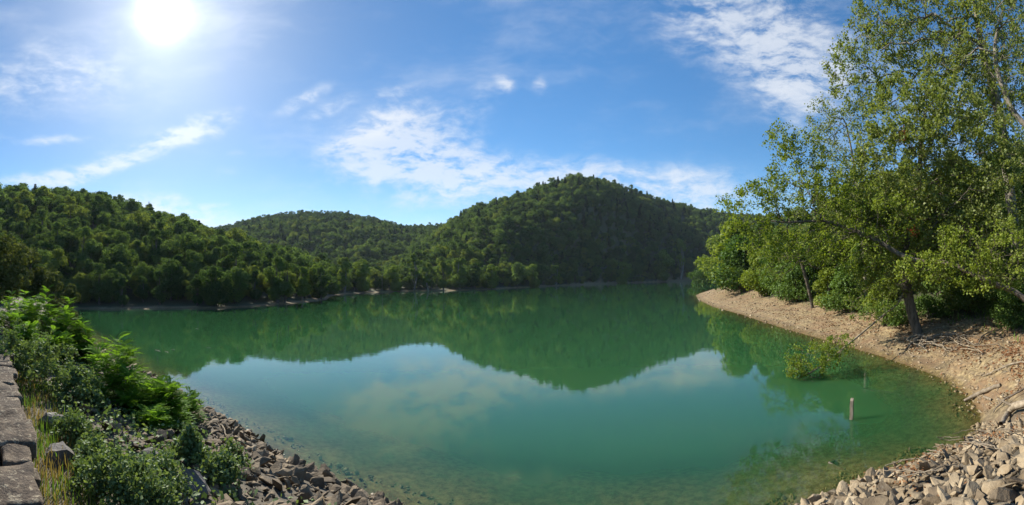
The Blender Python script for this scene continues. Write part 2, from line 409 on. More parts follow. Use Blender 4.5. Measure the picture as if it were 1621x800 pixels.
def shore_dist(x, y):
    """distance to the waterline, positive on land"""
    P = np.stack([x.ravel(), y.ravel()], 1)
    best = np.full(len(P), 1e9); inside = np.zeros(len(P), bool)
    for i in range(len(SH)):
        a = SH[i]; b = SH[(i+1) % len(SH)]; ab = b-a
        t = np.clip(((P-a)@ab)/(ab@ab), 0, 1)
        best = np.minimum(best, np.hypot(*(P-a-t[:, None]*ab).T))
        c = (a[1] > P[:, 1]) != (b[1] > P[:, 1])
        with np.errstate(divide='ignore', invalid='ignore'):
            xi = a[0]+(P[:, 1]-a[1])/(b[1]-a[1] if b[1] != a[1] else 1e-9)*ab[0]
        inside ^= c & (P[:, 0] < xi)
    return np.where(inside, -best, best).reshape(x.shape)

def prof(pts, dy=0):
    """pts: (px, row of the crest ground, crest distance, foot distance) -> interpolants over azimuth"""
    A, Z, C, Ft = [], [], [], []
    for px, py, rc, rf in pts:
        p = at_r(px, py+(dy if py < 430 else 0), rc); A.append(math.atan2(p.x, p.y) if -900 < px < 2500 else 3.1); Z.append(p.z); C.append(rc); Ft.append(rf)
    return np.array(A), np.array(Z), np.array(C), np.array(Ft)
HILLS = [
  prof([(-500,310,240,90),(-200,320,250,90),(0,318,270,85),(60,321,275,82),(150,326,285,80),(200,338,285,80),(250,354,290,80),(300,370,290,80),(350,386,290,82),(400,402,280,85),(460,420,270,95),(520,440,260,115),(600,446.5,300,200),(700,446,400,200),(3000,446,400,300)], 7),
  prof([(-500,446,700,400),(100,440,700,400),(250,385,700,380),(350,368,690,350),(400,353,680,340),(480,344,670,330),(540,345,670,330),(600,357,660,320),(640,366,680,330),(690,364,700,340),(740,366,720,350),(800,390,740,420),(900,440,750,500),(3000,446,750,500)], 2),
  prof([(-500,446,600,300),(560,446,400,260),(600,438,440,210),(640,415,470,200),(680,387,490,196),(720,363,500,196),(750,343,500,205),(800,325,505,222),(850,309,510,250),(900,294,515,285),(920,291,520,298),(960,298,545,325),(1000,308,600,380),(1060,326,660,425),(1100,338,690,445),(1140,346,700,450),(1250,350,700,450),(1500,360,700,300),(3000,400,700,300)], 1),
]
def smooth01(t): t = np.clip(t, 0, 1); return t*t*(3-2*t)

def fbm(x, y, s, seed=0):
    v = 0
    for k in range(4):
        f = s*2**k; a = 0.5**k
        v = v + a*np.sin(x*f*1.0+seed*3.1+k*1.7+1.3*np.sin(y*f*0.7+k))*np.cos(y*f*0.93+seed*1.7+k*2.3+1.1*np.sin(x*f*0.6+2*k))
    return v

def dam_axis(x):  # y of the parapet's water-side edge
    return 0.36-0.245*x

def terrain(x, y):
    x = np.asarray(x, float); y = np.asarray(y, float)
    d = shore_dist(x, y); r = np.hypot(x, y); az = np.arctan2(x, y)
    near = smooth01((60-r)/25)
    # dam: low azimuths, close
    dam = ((y < 12-0.28*x) & (r < 75) & (x < 16)).astype(float)
    right = smooth01((az-0.42)/0.08)*smooth01((270-r)/60)
    zd = 2.65*smooth01(d/6.6*0.62+0.0)*1.25
    zd = np.minimum(2.65*(1-np.exp(-np.maximum(d, 0)/3.6))*1.12, 2.75)
    zr = np.where(d < 7, d*0.24, 1.68+(d-7)*0.40)
    zr = np.minimum(zr, 15+6*np.tanh((d-40)/60)) + 0.25*fbm(x, y, 0.35, 3)*smooth01(d/6)
    zf = np.minimum(d*0.13, 1.3)+0.02*np.maximum(d-10, 0).clip(0, 60)
    z = np.where(dam > 0, zd, zf*(1-right)+zr*right)
    h = np.zeros_like(x)
    for A, Z, C, Ft in HILLS:
        zc = np.interp(az, A, Z); rc = np.interp(az, A, C); rf = np.interp(az, A, Ft)
        t = (r-rf)/(rc-rf)
        tc_ = np.clip(t, 0, 1)
        s = np.where(t < 1, 0.5*tc_+0.5*np.sin(tc_*np.pi/2), 1-0.75*smooth01((t-1)/1.6))
        hh = zc*s*(t > 0)
        hh = hh + (2.2*fbm(x, y, 0.03, 1)+0.8*fbm(x, y, 0.09, 2))*smooth01(hh/25)
        h = np.maximum(h, hh)
    back = smooth01((np.abs(az)-1.45)/0.2)
    h = h*(1-back*0.6)*(1-smooth01((75-r)/20))*(1-right*smooth01((300-r)/60))
    z = np.maximum(z, z*0.3+h*(0.25*smooth01(d/14)+0.75*smooth01(d/(14+r*0.12))))
    wet = -np.minimum(-d*0.13+np.maximum(-d-3, 0)*0.2, 5.0)
    z = np.where(d < 0, wet, z)
    z = np.where((d > 0) & (right > 0.5), z+0.03*np.sin(z*17+fbm(x, y, .6, 8))+0.035*fbm(x, y, 3.1, 6)*smooth01(d/.6), z)
    z = z+0.05*fbm(x, y, 1.3, 5)*near*np.clip(np.abs(d)/1.0, 0, 1)
    return z, d

def tz(x, y): return float(terrain(np.array([x]), np.array([y]))[0][0])

def hit(px, py, rmin=3.0, rmax=900.0):
    """where the ray through a pixel meets the ground"""
    d = ray(px, py); h = math.hypot(d.x, d.y)
    rr = rmin*np.exp(np.linspace(0, math.log(rmax/rmin), 900))
    X = d.x/h*rr; Y = d.y/h*rr; Zr = EYE+d.z/h*rr
    T = terrain(X, Y)[0]
    k = np.argmax(Zr <= np.maximum(T, 0.0))
    return Vector((X[k], Y[k], max(T[k], 0.0)))

def build_ground():
    fine = np.linspace(-1.62, 1.62, 620); rest = np.linspace(1.62, 2*np.pi-1.62, 90)[1:-1]
    az = np.concatenate([fine, rest]); na = len(az)
    rr = np.concatenate([np.linspace(0.6, 3.0, 8)[:-1], 3.0*np.exp(np.linspace(0, math.log(1500/3.0), 300)), [2500, 4500]])
    A, Rr = np.meshgrid(az, rr)
    X = np.sin(A)*Rr; Y = np.cos(A)*Rr
    Z, D = terrain(X, Y)
    V = np.stack([X, Y, Z], -1).reshape(-1, 3)
    V = np.concatenate([V, [[0, 0, tz(0.0, 0.1)]]])
    nr = len(rr)
    i = np.arange(nr-1)[:, None]*na; j = np.arange(na)[None, :]; k = (j+1) % na
    q = np.stack([i+j, i+na+j, i+na+k, i+k], -1).reshape(-1, 4)
    jj = np.arange(na); tri = np.stack([jj, (jj+1) % na, np.full(na, nr*na)], 1)[:, ::-1]
    me = mesh_np('ground', V, [q, tri], M['ground'], True)
    r_ = np.hypot(V[:, 0], V[:, 1]); a_ = np.arctan2(V[:, 0], V[:, 1])
    d_ = np.concatenate([D.ravel(), [6]])
    wob = 1.2*fbm(V[:, 0], V[:, 1], 0.5, 9)
    bare_w = np.where(a_ > 0.4, 5.8+r_*0.02+wob*1.2, 1.8+r_*0.007+wob)
    bare_w = np.where(a_ < 0.4, bare_w*(0.75+0.6*fbm(V[:, 0], V[:, 1], 0.07, 4)), bare_w)
    bare = 1-smooth01((d_-bare_w)/1.4)
    dam = ((V[:, 1] < 12-0.28*V[:, 0]) & (r_ < 75) & (V[:, 0] < 14)).astype(float)
    dam = dam*np.where(V[:, 0] > 4, 1-smooth01((V[:, 0]-7)/6), 1)
    att = me.color_attributes.new('zone', 'FLOAT_COLOR', 'POINT')
    att.data.foreach_set('color', np.stack([bare, dam, 0*bare, 0*bare+1], 1).astype(np.float32).ravel())
    link('ground', me, kind='structure')

def build_water():
    az = np.linspace(-1.75, 1.75, 520)
    rr = 3.0*np.exp(np.linspace(0, math.log(900/3.0), 340))
    A, Rr = np.meshgrid(az, rr); X = np.sin(A)*Rr; Y = np.cos(A)*Rr
    Z, D = terrain(X, Y)
    keep = (D < 1.5)
    V = np.stack([X, Y, 0*X], -1).reshape(-1, 3)
    na = len(az); i = np.arange(len(rr)-1)[:, None]*na; j = np.arange(na-1)[None, :]
    q = np.stack([i+j, i+na+j, i+na+j+1, i+j+1], -1)
    kq = keep[:-1, :-1] | keep[1:, :-1] | keep[:-1, 1:] | keep[1:, 1:]
    q = q[kq]
    used = np.unique(q); remap = np.full(len(V), -1); remap[used] = np.arange(len(used))
    me = mesh_np('lake_water', V[used], remap[q][:, ::-1], M['water'], True)
    depth = np.maximum(-Z.ravel()[used], 0)
    cl = np.exp(-depth/0.27)*0.95
    att = me.attributes.new('clarity', 'FLOAT', 'POINT'); att.data.foreach_set('value', cl.astype(np.float32))
    o = link('water', me, kind='structure')
    if sum(p.normal.z for p in list(me.polygons)[:20]) < 0: me.flip_normals()
build_ground(); build_water()
# ------------------------------------------------------------------ trees
def lobes_crown(r, h, z0, n_lobe, n_leaf, rs, inner=0.25, squash=0.8):
    """points and outward directions over a crown made of overlapping leaf masses"""
    cs, rad = [], []
    for k in range(n_lobe):
        a = rs.uniform(0, 2*np.pi); u = rs.uniform(0, 1)**0.7
        zz = rs.uniform(0.08, 1.0)
        w = math.sin(min(zz*1.25+0.22, 1.9)*math.pi/2) if zz < 0.9 else 0.35
        w = max(0.15, w)
        rl = r*rs.uniform(0.16, 0.52)*(1.1-0.35*zz)
        rr = max(0.0, r*w*0.95-rl*0.5)*u
        cs.append([rr*math.cos(a), rr*math.sin(a), z0+(h-z0-rl*0.5)*zz]); rad.append(rl)
    cs = np.array(cs); rad = np.array(rad)
    wgt = rad**2/np.sum(rad**2)
    idx = rs.choice(len(cs), n_leaf, p=wgt)
    o = unit(rs.normal(size=(n_leaf, 3))+np.array([0, 0, 0.25]))
    bump = 1+0.16*np.sin(o[:, :1]*9+idx[:, None])*np.sin(o[:, 1:2]*8+1.3*idx[:, None])*np.cos(o[:, 2:]*7)
    q = np.where(rs.uniform(size=(n_leaf, 1)) < inner, rs.uniform(0.4, 0.9, (n_leaf, 1)), 0.88+rs.gamma(1.2, 0.07, (n_leaf, 1)))
    P = cs[idx]+o*rad[idx][:, None]*q*bump*np.array([1, 1, squash])
    P[:, 2] = np.maximum(P[:, 2], z0*0.3)
    return P, o, cs

def broad_proto(name, r, h, z0, n_lobe, n_leaf, size, mat, seed, bark='bark', detail=1, up=0.35):
    rs = np.random.default_rng(seed)
    P, o, cs = lobes_crown(r, h, z0, n_lobe, n_leaf, rs)
    crown = leaves_mesh(name+'_crown', P, size, M[mat], up, 1.35, rs=rs, out=o, fold=False, ow=2.4)
    tr = h*0.026
    bend = rs.normal(size=2)*0.04*h
    path = [(bend[0]*math.sin(t*2.5), bend[1]*math.sin(t*2), h*0.82*t-0.4) for t in np.linspace(0, 1, 7)]
    tubes = [(path, np.linspace(tr*1.25, tr*0.2, 7))]
    order = rs.permutation(len(cs))[:(8 if detail else 3)]
    for k in order:
        c = cs[k]; t = min(0.75, max(0.2, (c[2]/h)*0.6)); i = int(t*6)
        s = np.array(path[i]); m = (s+c)/2+np.array([0, 0, -0.05*h])
        tubes.append(([s, (s*2+m)/3, m, c], [tr*0.5, tr*0.42, tr*0.3, tr*0.08]))
    trunk = tubes_mesh(name+'_trunk', tubes, M[bark], 6 if detail else 4)
    return crown, trunk

def pine_proto(name, r, h, n, size, seed):
    rs = np.random.default_rng(seed)
    t = rs.uniform(0, 1, n)**0.75
    tier = np.floor(t*11)/11
    az = rs.uniform(0, 2*np.pi, n); lob = 1+0.25*np.sin(az*5+tier*40)
    rad = r*(1-tier*0.93)*lob*rs.uniform(0.15, 1, n)**0.5
    P = np.stack([np.cos(az)*rad, np.sin(az)*rad, h*0.1+h*0.9*tier-rad*0.12+rs.normal(size=n)*0.12], 1)
    o = np.stack([np.cos(az), np.sin(az), 0*az+0.2], 1)
    crown = leaves_mesh(name+'_crown', P, size, M['pine'], 0.5, 2.2, 0.1, rs, o, False)
    trunk = tubes_mesh(name+'_trunk', [([(0, 0, -0.4), (0, 0, h*0.5), (0.05, 0, h*0.98)], [h*0.02, h*0.013, 0.02])], M['bark'], 5)
    return crown, trunk

PR = {}
PR['near'] = [broad_proto('near_tree', 3.6, 9.5, 1.2, 22, 6500, 0.34, 'forest', 11),
              broad_proto('near_tree', 3.0, 10.0, 0.8, 18, 6000, 0.33, 'forest', 12),
              broad_proto('near_tree', 4.4, 9.0, 1.0, 26, 7500, 0.36, 'forest', 13),
              broad_proto('near_tree', 2.6, 8.0, 0.6, 15, 5000, 0.3, 'forest', 14)]
PR['mid'] = [broad_proto('hill_tree', 4.4, 9.0, 0.8, 26, 2600, 0.52, 'forest', 21, detail=0),
             broad_proto('hill_tree', 3.6, 8.5, 0.6, 20, 2300, 0.5, 'forest', 22, detail=0),
             broad_proto('hill_tree', 5.0, 9.5, 1.0, 30, 3000, 0.55, 'forest', 23, detail=0),
             broad_proto('hill_tree', 3.2, 10.5, 0.8, 22, 2300, 0.5, 'forest', 24, detail=0),
             pine_proto('hill_pine', 2.6, 11.5, 1500, 0.75, 25)]
PR['far'] = [broad_proto('far_tree', 4.8, 8.5, 0.8, 16, 1200, 0.85, 'forest_far', 31, detail=0),
             broad_proto('far_tree', 4.0, 9.0, 0.8, 14, 1100, 0.8, 'forest_far', 32, detail=0),
             broad_proto('far_tree', 5.4, 9.0, 1.0, 18, 1300, 0.88, 'forest_far', 33, detail=0)]
PR['pale'] = [broad_proto('pale_tree', 2.6, 9.5, 0.8, 15, 5200, 0.36, 'pale', 41, 'palebark'),
              broad_proto('pale_tree', 1.9, 9.0, 1.2, 11, 3200, 0.36, 'pale', 42, 'palebark'),
              broad_proto('pale_tree', 3.4, 8.6, 0.8, 18, 6000, 0.36, 'pale', 43, 'palebark')]

def put_tree(proto, loc, scale, rotz, label, group, name='broadleaf_tree', cat='tree', zs=1.0):
    t = thing(name, label, cat, loc, group, (0, 0, rotz), (scale, scale, scale*zs))
    link('trunk', proto[1], t); link('crown', proto[0], t)
    return t

# --- scatter the hill forest, then keep the 300 trees that show largest as things
def scatter():
    pts = []
    rs = np.random.default_rng(5)
    for (r0, r1, sp) in [(55, 135, 4.7), (135, 260, 6.0), (260, 400, 6.3), (400, 560, 6.5), (560, 860, 8.4)]:
        rr = r0
        while rr < r1:
            n = int(2.86*rr/sp)
            a = (np.arange(n)+rs.uniform(-0.42, 0.42, n))/n*2.86-1.43
            ra = rr+rs.uniform(-0.45, 0.45, n)*sp
            pts.append(np.stack([np.sin(a)*ra, np.cos(a)*ra, 0*a+(0 if r1 <= 260 else 1)], 1)); rr += sp*0.95
    P = np.concatenate(pts)
    z, d = terrain(P[:, 0], P[:, 1])
    r = np.hypot(P[:, 0], P[:, 1]); az = np.arctan2(P[:, 0], P[:, 1])
    ok = d > np.where(r < 140, 0.9, 1.0)+rs.uniform(0, 4.0, len(P))
    ok &= ~((az > 0.36) & (r < 150) & (d < 7))
    ok &= ~((az < -1.05) & (r < 66))
    ok &= ~((P[:, 1] < 30) & (P[:, 0] < 0) & (r < 78))
    # drop what lies beyond a crest
    keep = ok.copy()
    for A, Z, C, Ft in HILLS: pass
    P, z, d, r, az = P[keep], z[keep], d[keep], r[keep], az[keep]
    h = 8.6*np.minimum(0.6+rs.gamma(3.0, 0.13, len(P)), 1.45)*np.interp(r, [100, 300, 500], [1.0, 1.0, 1.15])
    h = np.where(d < 9, h*rs.uniform(0.75, 1.05, len(P)), h)
    top = (z+h-EYE)/r; bot = (z-EYE)/r
    # visible strip of each tree above what stands in front of it
    nb = 900; bi = np.clip(((az+1.45)/2.9*nb).astype(int), 0, nb-1)
    vis = np.zeros(len(P)); horizon = np.full(nb, -9.0)
    for i in np.argsort(r):
        b = bi[i]; w = max(1, int(2.6/r[i]/2.9*nb))
        lo, hi = max(0, b-w), min(nb, b+w+1)
        hz = np.mean(horizon[lo:hi])
        vis[i] = max(0.0, top[i]-max(bot[i], hz))
        horizon[lo:hi] = np.maximum(horizon[lo:hi], top[i]-0.25*h[i]/r[i])
    return P, z, d, r, az, h, vis, rs
FP, FZ, FD, FR, FA, FH, FV, frs = scatter()
print('forest candidates', len(FP), 'visible', int((FV*F > 1).sum()))

def place_forest():
    pxs = FA*F+W0/2
    seen = FV*F > 0.8
    area = np.where(seen & (pxs > -10) & (pxs < 1150), FV*F*FH/FR*F, 0)
    big = set(np.argsort(-area)[:268].tolist())
    rest = []
    for i in range(len(FP)):
        near = FR[i] < 140; far = FR[i] > 560 and FA[i] < -0.15
        fam = 'near' if near else 'far' if far else 'mid'
        k = int(frs.integers(0, len(PR[fam])))
        if fam == 'mid' and k == 4 and frs.uniform() > (0.4 if FZ[i] > 50 else 0.12): k = int(frs.integers(0, 4))
        if i in big:
            px = pxs[i]; zb = FZ[i]
            size = 'tall ' if FH[i] > 1.13*8.6*np.interp(FR[i], [100, 300, 500], [1, 1, 1.15]) else 'small ' if FH[i] < .86*8.6*np.interp(FR[i], [100, 300, 500], [1, 1, 1.15]) else 'medium '
            def pick(cuts, names): return names[int(np.searchsorted(cuts, px))]
            if FR[i] < 330 and px < 520 and zb <= 6:
                where = pick([150, 200, 250, 300, 370, 430, 480], ['behind the feathery thicket', 'where the left shore begins', 'on the shore below the mast', 'on the shore just right of the mast', 'beside the broad lumpy tree', 'right of the broad lumpy tree', 'at the root of the spit', 'at the tip of the spit'])
                row = 'front-row' if FD[i] < 6 else 'second-row' if FD[i] < 12 else 'rear'
                lab, grp = size+row+' tree in the dark shore wood '+where, 'trees of the wood on the left shore'
            elif px < 600:
                where = pick([60, 140, 200, 236, 280, 330, 400, 470], ['at the left frame edge', 'above the feathery thicket', 'left of the mast', 'below the mast', 'just right of the mast', 'before the saddle', 'at the saddle', 'above the root of the spit', 'above the tip of the spit'])
                row = 'low on' if zb < 14 else 'halfway up' if zb < 30 else 'high on'
                lab, grp = size+'leafy tree '+row+' the left hill, '+where, 'trees on the left hill'
            elif px < 720:
                where = pick([640, 680], ['right of the bare trunk', 'behind the first slender pale trees', 'left of the brightest yellow-green tree'])
                lab, grp = size+'leafy tree in the valley mouth, '+where, 'trees in the valley mouth'
            else:
                where = pick([780, 870, 960, 1040], ['beside the brightest yellow-green tree', 'left of the peak', 'straight below the peak', 'right of the peak', 'near the pale grey-green tree'])
                row = 'at the waterline' if zb < 6 else 'low on the slope' if zb < 30 else 'on the upper slope'
                lab, grp = size+'leafy tree '+row+' of the peaked hill, '+where, 'trees on the peaked hill'
            nm = 'pine_tree' if fam == 'mid' and k == 4 else 'broadleaf_tree'
            if nm == 'pine_tree': lab = 'dark narrow pine among the leafy trees of the peaked central hill' if px > 640 else 'dark narrow pine among the leafy trees of the left hill'; grp = 'dark pines on the hills'
            hh = {'near': 9.4, 'mid': 9.2, 'far': 8.8}[fam]
            put_tree(PR[fam][k], (FP[i, 0], FP[i, 1], FZ[i]), FH[i]/hh, frs.uniform(0, 6.28), lab, grp, nm)
        else:
            rest.append((i, ['near', 'mid', 'far'].index(fam), k))
    # everything else: one forest, instanced from the same tree kinds
    for fi, fam in enumerate(['near', 'mid', 'far']):
        rows = [(i, k) for i, f, k in rest if f == fi]
        if not rows: continue
        col = bpy.data.collections.new('kinds_'+fam)
        protos = []
        for k, (c, t) in enumerate(PR[fam]):
            o = bpy.data.objects.new('kind_%s_%d' % (fam, k), c); col.objects.link(o); protos.append(o)
        ii = np.array([r[0] for r in rows]); kk = np.array([r[1] for r in rows])
        me = bpy.data.meshes.new('forest_points')
        me.vertices.add(len(ii)); me.vertices.foreach_set('co', np.stack([FP[ii, 0], FP[ii, 1], FZ[ii]-0.2], 1).astype(np.float32).ravel())
        hh = {'near': 9.4, 'mid': 9.2, 'far': 8.8}[fam]
        a = me.attributes.new('size', 'FLOAT', 'POINT'); a.data.foreach_set('value', (FH[ii]/hh).astype(np.float32))
        a = me.attributes.new('turn', 'FLOAT', 'POINT'); a.data.foreach_set('value', frs.uniform(0, 6.28, len(ii)).astype(np.float32))
        a = me.attributes.new('kind_index', 'INT', 'POINT'); a.data.foreach_set('value', kk.astype(np.int32))
        me.update()
        o = link('forest', me, kind='stuff', label={'near': 'dense leafy wood massed behind the trees of the left shore', 'mid': 'dense green forest covering the near hills around the lake', 'far': 'distant bluish green forest on the rounded hill behind'}[fam])
        ng = bpy.data.node_groups.new('forest_'+fam, 'GeometryNodeTree')
        ng.interface.new_socket('Geometry', in_out='INPUT', socket_type='NodeSocketGeometry')
        ng.interface.new_socket('Geometry', in_out='OUTPUT', socket_type='NodeSocketGeometry')
        N = ng.nodes; L = ng.links
        gi = N.new('NodeGroupInput'); go = N.new('NodeGroupOutput')
        ip = N.new('GeometryNodeInstanceOnPoints'); ci = N.new('GeometryNodeCollectionInfo')
        ci.inputs['Collection'].default_value = col
        ci.inputs['Separate Children'].default_value = True; ci.inputs['Reset Children'].default_value = True
        def na(nm, ty):
            n = N.new('GeometryNodeInputNamedAttribute'); n.data_type = ty; n.inputs[0].default_value = nm; return n.outputs[0]
        L.new(gi.outputs[0], ip.inputs['Points']); L.new(ci.outputs[0], ip.inputs['Instance'])
        ip.inputs['Pick Instance'].default_value = True
        L.new(na('kind_index', 'INT'), ip.inputs['Instance Index'])
        cx = N.new('ShaderNodeCombineXYZ'); L.new(na('turn', 'FLOAT'), cx.inputs[2])
        L.new(cx.outputs[0], ip.inputs['Rotation']); L.new(na('size', 'FLOAT'), ip.inputs['Scale'])
        L.new(ip.outputs[0], go.inputs[0])
        md = o.modifiers.new('trees', 'NODES'); md.node_group = ng
place_forest()

# --- trees along the far shore that one can tell apart
SPECIAL = [
 (342, 489, 66, 'near', 2, 'broad green tree with a lumpy crown at the water edge, left of the spit', 1.0),
 (312, 489, 52, 'near', 3, 'small olive tree touching the lake left of the broad lumpy tree', 1.0),
 (440, 483, 78, 'near', 1, 'tall dense dark tree at the root of the left spit', 1.0),
 (505, 474, 62, 'pale', 2, 'light yellow-green tree just behind the tip of the left spit', 0.9),
 (545, 466, 62, 'pale', 0, 'tall light tree next to the bare trunk, right of the spit', 1.0),
 (575, 464, 52, 'pale', 2, 'broad pale tree standing beside a bare grey trunk in the valley mouth', 1.0),
 (655, 462, 56, 'pale', 1, 'slender pale tree, first of three in the valley mouth', 1.05),
 (679, 462, 44, 'pale', 1, 'small slender pale tree between two taller ones in the valley mouth', 1.0),
 (728, 460, 55, 'pale', 0, 'bright yellow-green tree leaning over the grey bank below the peaked hill', 1.0),
 (752, 459, 44, 'mid', 3, 'olive tree on the grey bank just right of the brightest yellow-green tree', 1.0),
 (528, 468, 50, 'pale', 2, 'low spreading light tree just right of the spit tip', 0.9),
 (627, 463, 46, 'pale', 2, 'rounded light tree between the bare trunk and the slender pale trees', 0.9),
 (702, 462, 48, 'near', 3, 'mid-green tree left of the brightest yellow-green tree', 1.0),
 (778, 459, 44, 'pale', 2, 'broad light-green tree at the waterline below the left flank of the peak', 0.9),
 (846, 456, 42, 'pale', 2, 'light spreading tree at the waterline just left of the peak', 0.9),
 (880, 454, 38, 'pale', 0, 'soft yellow-green tree at the waterline straight under the peak', 0.95),
 (985, 450, 42, 'pale', 2, 'brownish light tree low on the shore right of the peak', 0.9),
 (480, 479, 60, 'pale', 0, 'light green tree standing near the end of the left spit', 1.0),
 (820, 457, 40, 'mid', 0, 'round green tree low on the shore straight below the peak', 1.0),
 (1048, 447, 48, 'pale', 2, 'pale grey-green tree against the dark foot of the peaked hill', 1.0),
 (1077, 445, 58, 'pale', 1, 'tall thin pale tree at the right foot of the peaked hill', 1.1)]
HT = {'near': [9.5, 10, 9, 8], 'pale': [9.5, 9, 8.6], 'mid': [9, 8.5, 9.5, 10.5, 11.5]}
for px, py, hp, fam, k, lab, zs in SPECIAL:
    p = hit(px, py-1.0, 40, 700); r = math.hypot(p.x, p.y); q = p*(1+2.0/r) if r > 0 else p
    z = tz(q.x, q.y)
    s = hp/F*r/HT[fam][k]
    put_tree(PR[fam][k], (q.x, q.y, z-0.1), s, random.uniform(0, 6.28), lab, None, zs=zs)

def skel_tube(pts, rad, wob=0.0, n=None, rs=None):
    """smooth path through points"""
    rs = rs or rng
    P = np.array([list(p) for p in pts], float); n = n or len(P)*4
    t = np.linspace(0, len(P)-1, n); i = np.clip(t.astype(int), 0, len(P)-2); f = (t-i)[:, None]
    g = lambda k: P[np.clip(k, 0, len(P)-1)]
    a, b, c, d = g(i-1), g(i), g(i+1), g(i+2)
    Q = 0.5*((2*b)+(-a+c)*f+(2*a-5*b+4*c-d)*f*f+(-a+3*b-3*c+d)*f**3)
    if wob: Q[1:-1] += rs.normal(size=(n-2, 3))*wob
    rr = np.interp(t, np.arange(len(P)), rad) if len(rad) == len(P) else np.linspace(rad[0], rad[-1], n)
    return Q, rr

# bare grey trunk in the valley mouth, and the mast on the left hill
p = hit(605, 462, 60, 500); q = p*1.01
t = thing('bare_tree', 'bare grey trunk standing in the valley mouth between pale trees', 'tree', (q.x, q.y, tz(q.x, q.y)))
r = math.hypot(p.x, p.y); hh = 46/F*r
link('trunk', tubes_mesh('bare_trunk', [([(0, 0, -.5), (0.1, 0, hh*.5), (-.2, 0, hh)], [.12, .08, .03]), ([(0.1, 0, hh*.5), (1.2, 0, hh*.75), (1.5, 0, hh*.9)], [.1, .06, .03]), ([(0.05, 0, hh*.35), (-1.1, .3, hh*.6), (-1.5, .3, hh*.7)], [.09, .05, .02])], M['palebark'], 6), t)
d = ray(236, 340); k = 292/math.hypot(d.x, d.y)
zt = tz(d.x*k, d.y*k)
t = thing('radio_mast', 'thin mast poking above the trees on the left hill crest', 'mast', (d.x*k, d.y*k, zt))
mh = at_r(236, 319, 292).z-zt
link('pole', tubes_mesh('mast_pole', [([(0, 0, -.5), (0, 0, mh)], [.35, .22])], M['mast'], 6), t)
link('crossbar', tubes_mesh('mast_bar', [([(-1.0, 0, mh*.93), (1.0, 0, mh*.93)], [.16, .16])], M['mast'], 4), t)
# ------------------------------------------------------------------ branching trees near the camera
def grow(root, attract, seed, seg=0.5, rtip=0.006, rbase=0.3, sag=0.12, wob=0.05, power=1.75, turn=0.9):
    """branches reach from a given trunk path to every attraction point; returns nodes, parents, radii"""
    rs = np.random.default_rng(seed)
    cap = 60000
    N = np.zeros((cap, 3)); D = np.zeros((cap, 3)); par = np.full(cap, -1); n = 0
    root = np.asarray(root, float)
    L = np.concatenate([[0], np.cumsum(np.linalg.norm(np.diff(root, axis=0), axis=1))])
    m = max(4, int(L[-1]/seg))
    tt = np.linspace(0, L[-1], m)
    R0 = np.stack([np.interp(tt, L, root[:, k]) for k in range(3)], 1)
    for i in range(m):
        N[n] = R0[i]; D[n] = unit(R0[min(i+1, m-1)]-R0[max(i-1, 0)]); par[n] = n-1; n += 1
    first = max(1, int(m*0.3))
    dist = np.min(np.linalg.norm(attract[:, None]-R0[None, first:], axis=2), axis=1)
    plen = np.concatenate([tt, np.zeros(cap-m)])
    for ai in np.argsort(dist):
        a = attract[ai]
        v = a-N[first:n]; dl = np.linalg.norm(v, axis=1)
        ca = np.sum(v*D[first:n], 1)/np.maximum(dl, 1e-6)
        cost = dl*(1+turn*(1-ca)*0.5)+0.06*plen[first:n]
        b = first+int(np.argmin(cost)); dd = dl[b-first]
        if dd < seg*0.4: continue
        k = max(1, int(math.ceil(dd/seg))); prev = b
        p0 = N[b].copy(); d0 = D[b]*dd*0.45
        for j in range(1, k+1):
            t = j/k
            q = p0+d0*t*(1-t)*(1-t)*1.3+(a-p0)*(t*t*(3-2*t)*0.5+t*0.5)
            q[2] += -sag*dd*t*(1-t)
            if j < k: q = q+rs.normal(size=3)*wob*seg
            N[n] = q; D[n] = unit(q-N[prev]); par[n] = prev; plen[n] = plen[prev]+seg; prev = n; n += 1
            if n >= cap-2: break
        if n >= cap-50: break
    N, par = N[:n], par[:n]
    rad = np.zeros(n); ch = np.zeros(n)
    acc = np.zeros(n)
    for i in range(n-1, -1, -1):
        if acc[i] == 0: acc[i] = 1.0
        if par[i] >= 0: acc[par[i]] += acc[i]
    rad = acc**(1/power)
    rad = rtip+(rad-1)*(rbase-rtip)/max(rad[0]-1, 1e-6)
    print(n, 'nodes', int((acc <= 3.5).sum()))
    return N, par, rad, acc

def skel_mesh(name, N, par, rad, acc, mat, sides=7, rmin=0.0):
    n = len(N); heavy = np.full(n, -1); hv = np.zeros(n)
    for i in range(1, n):
        p = par[i]
        if acc[i] > hv[p]: hv[p] = acc[i]; heavy[p] = i
    tubes = []
    for i in range(n):
        if i == 0 or heavy[par[i]] != i:
            if rad[i] < rmin: continue
            ch = [par[i]] if i else []
            r = [min(rad[par[i]], rad[i]*1.15)] if i else []
            j = i
            while j >= 0: ch.append(j); r.append(rad[j]); j = heavy[j]
            if len(ch) > 1: tubes.append((N[ch], r))
    return tubes_mesh(name, tubes, mat, sides)

def foliage(name, N, par, rad, acc, mat, size, per, spread, seed, thr=3.5, up=0.35, droop=0.3, elong=1.25, keep=None):
    rs = np.random.default_rng(seed)
    i = np.where((acc <= thr) & (par >= 0))[0]
    if keep is not None: i = i[keep(N[i])]
    reps = rs.poisson(per*rs.gamma(0.5, 2.0, len(i))); idx = np.repeat(i, reps)
    t = rs.uniform(0, 1, (len(idx), 1))
    P = N[idx]*t+N[par[idx]]*(1-t)+rs.normal(size=(len(idx), 3))*spread
    return leaves_mesh(name, P, size, M[mat], up, elong, droop, rs)

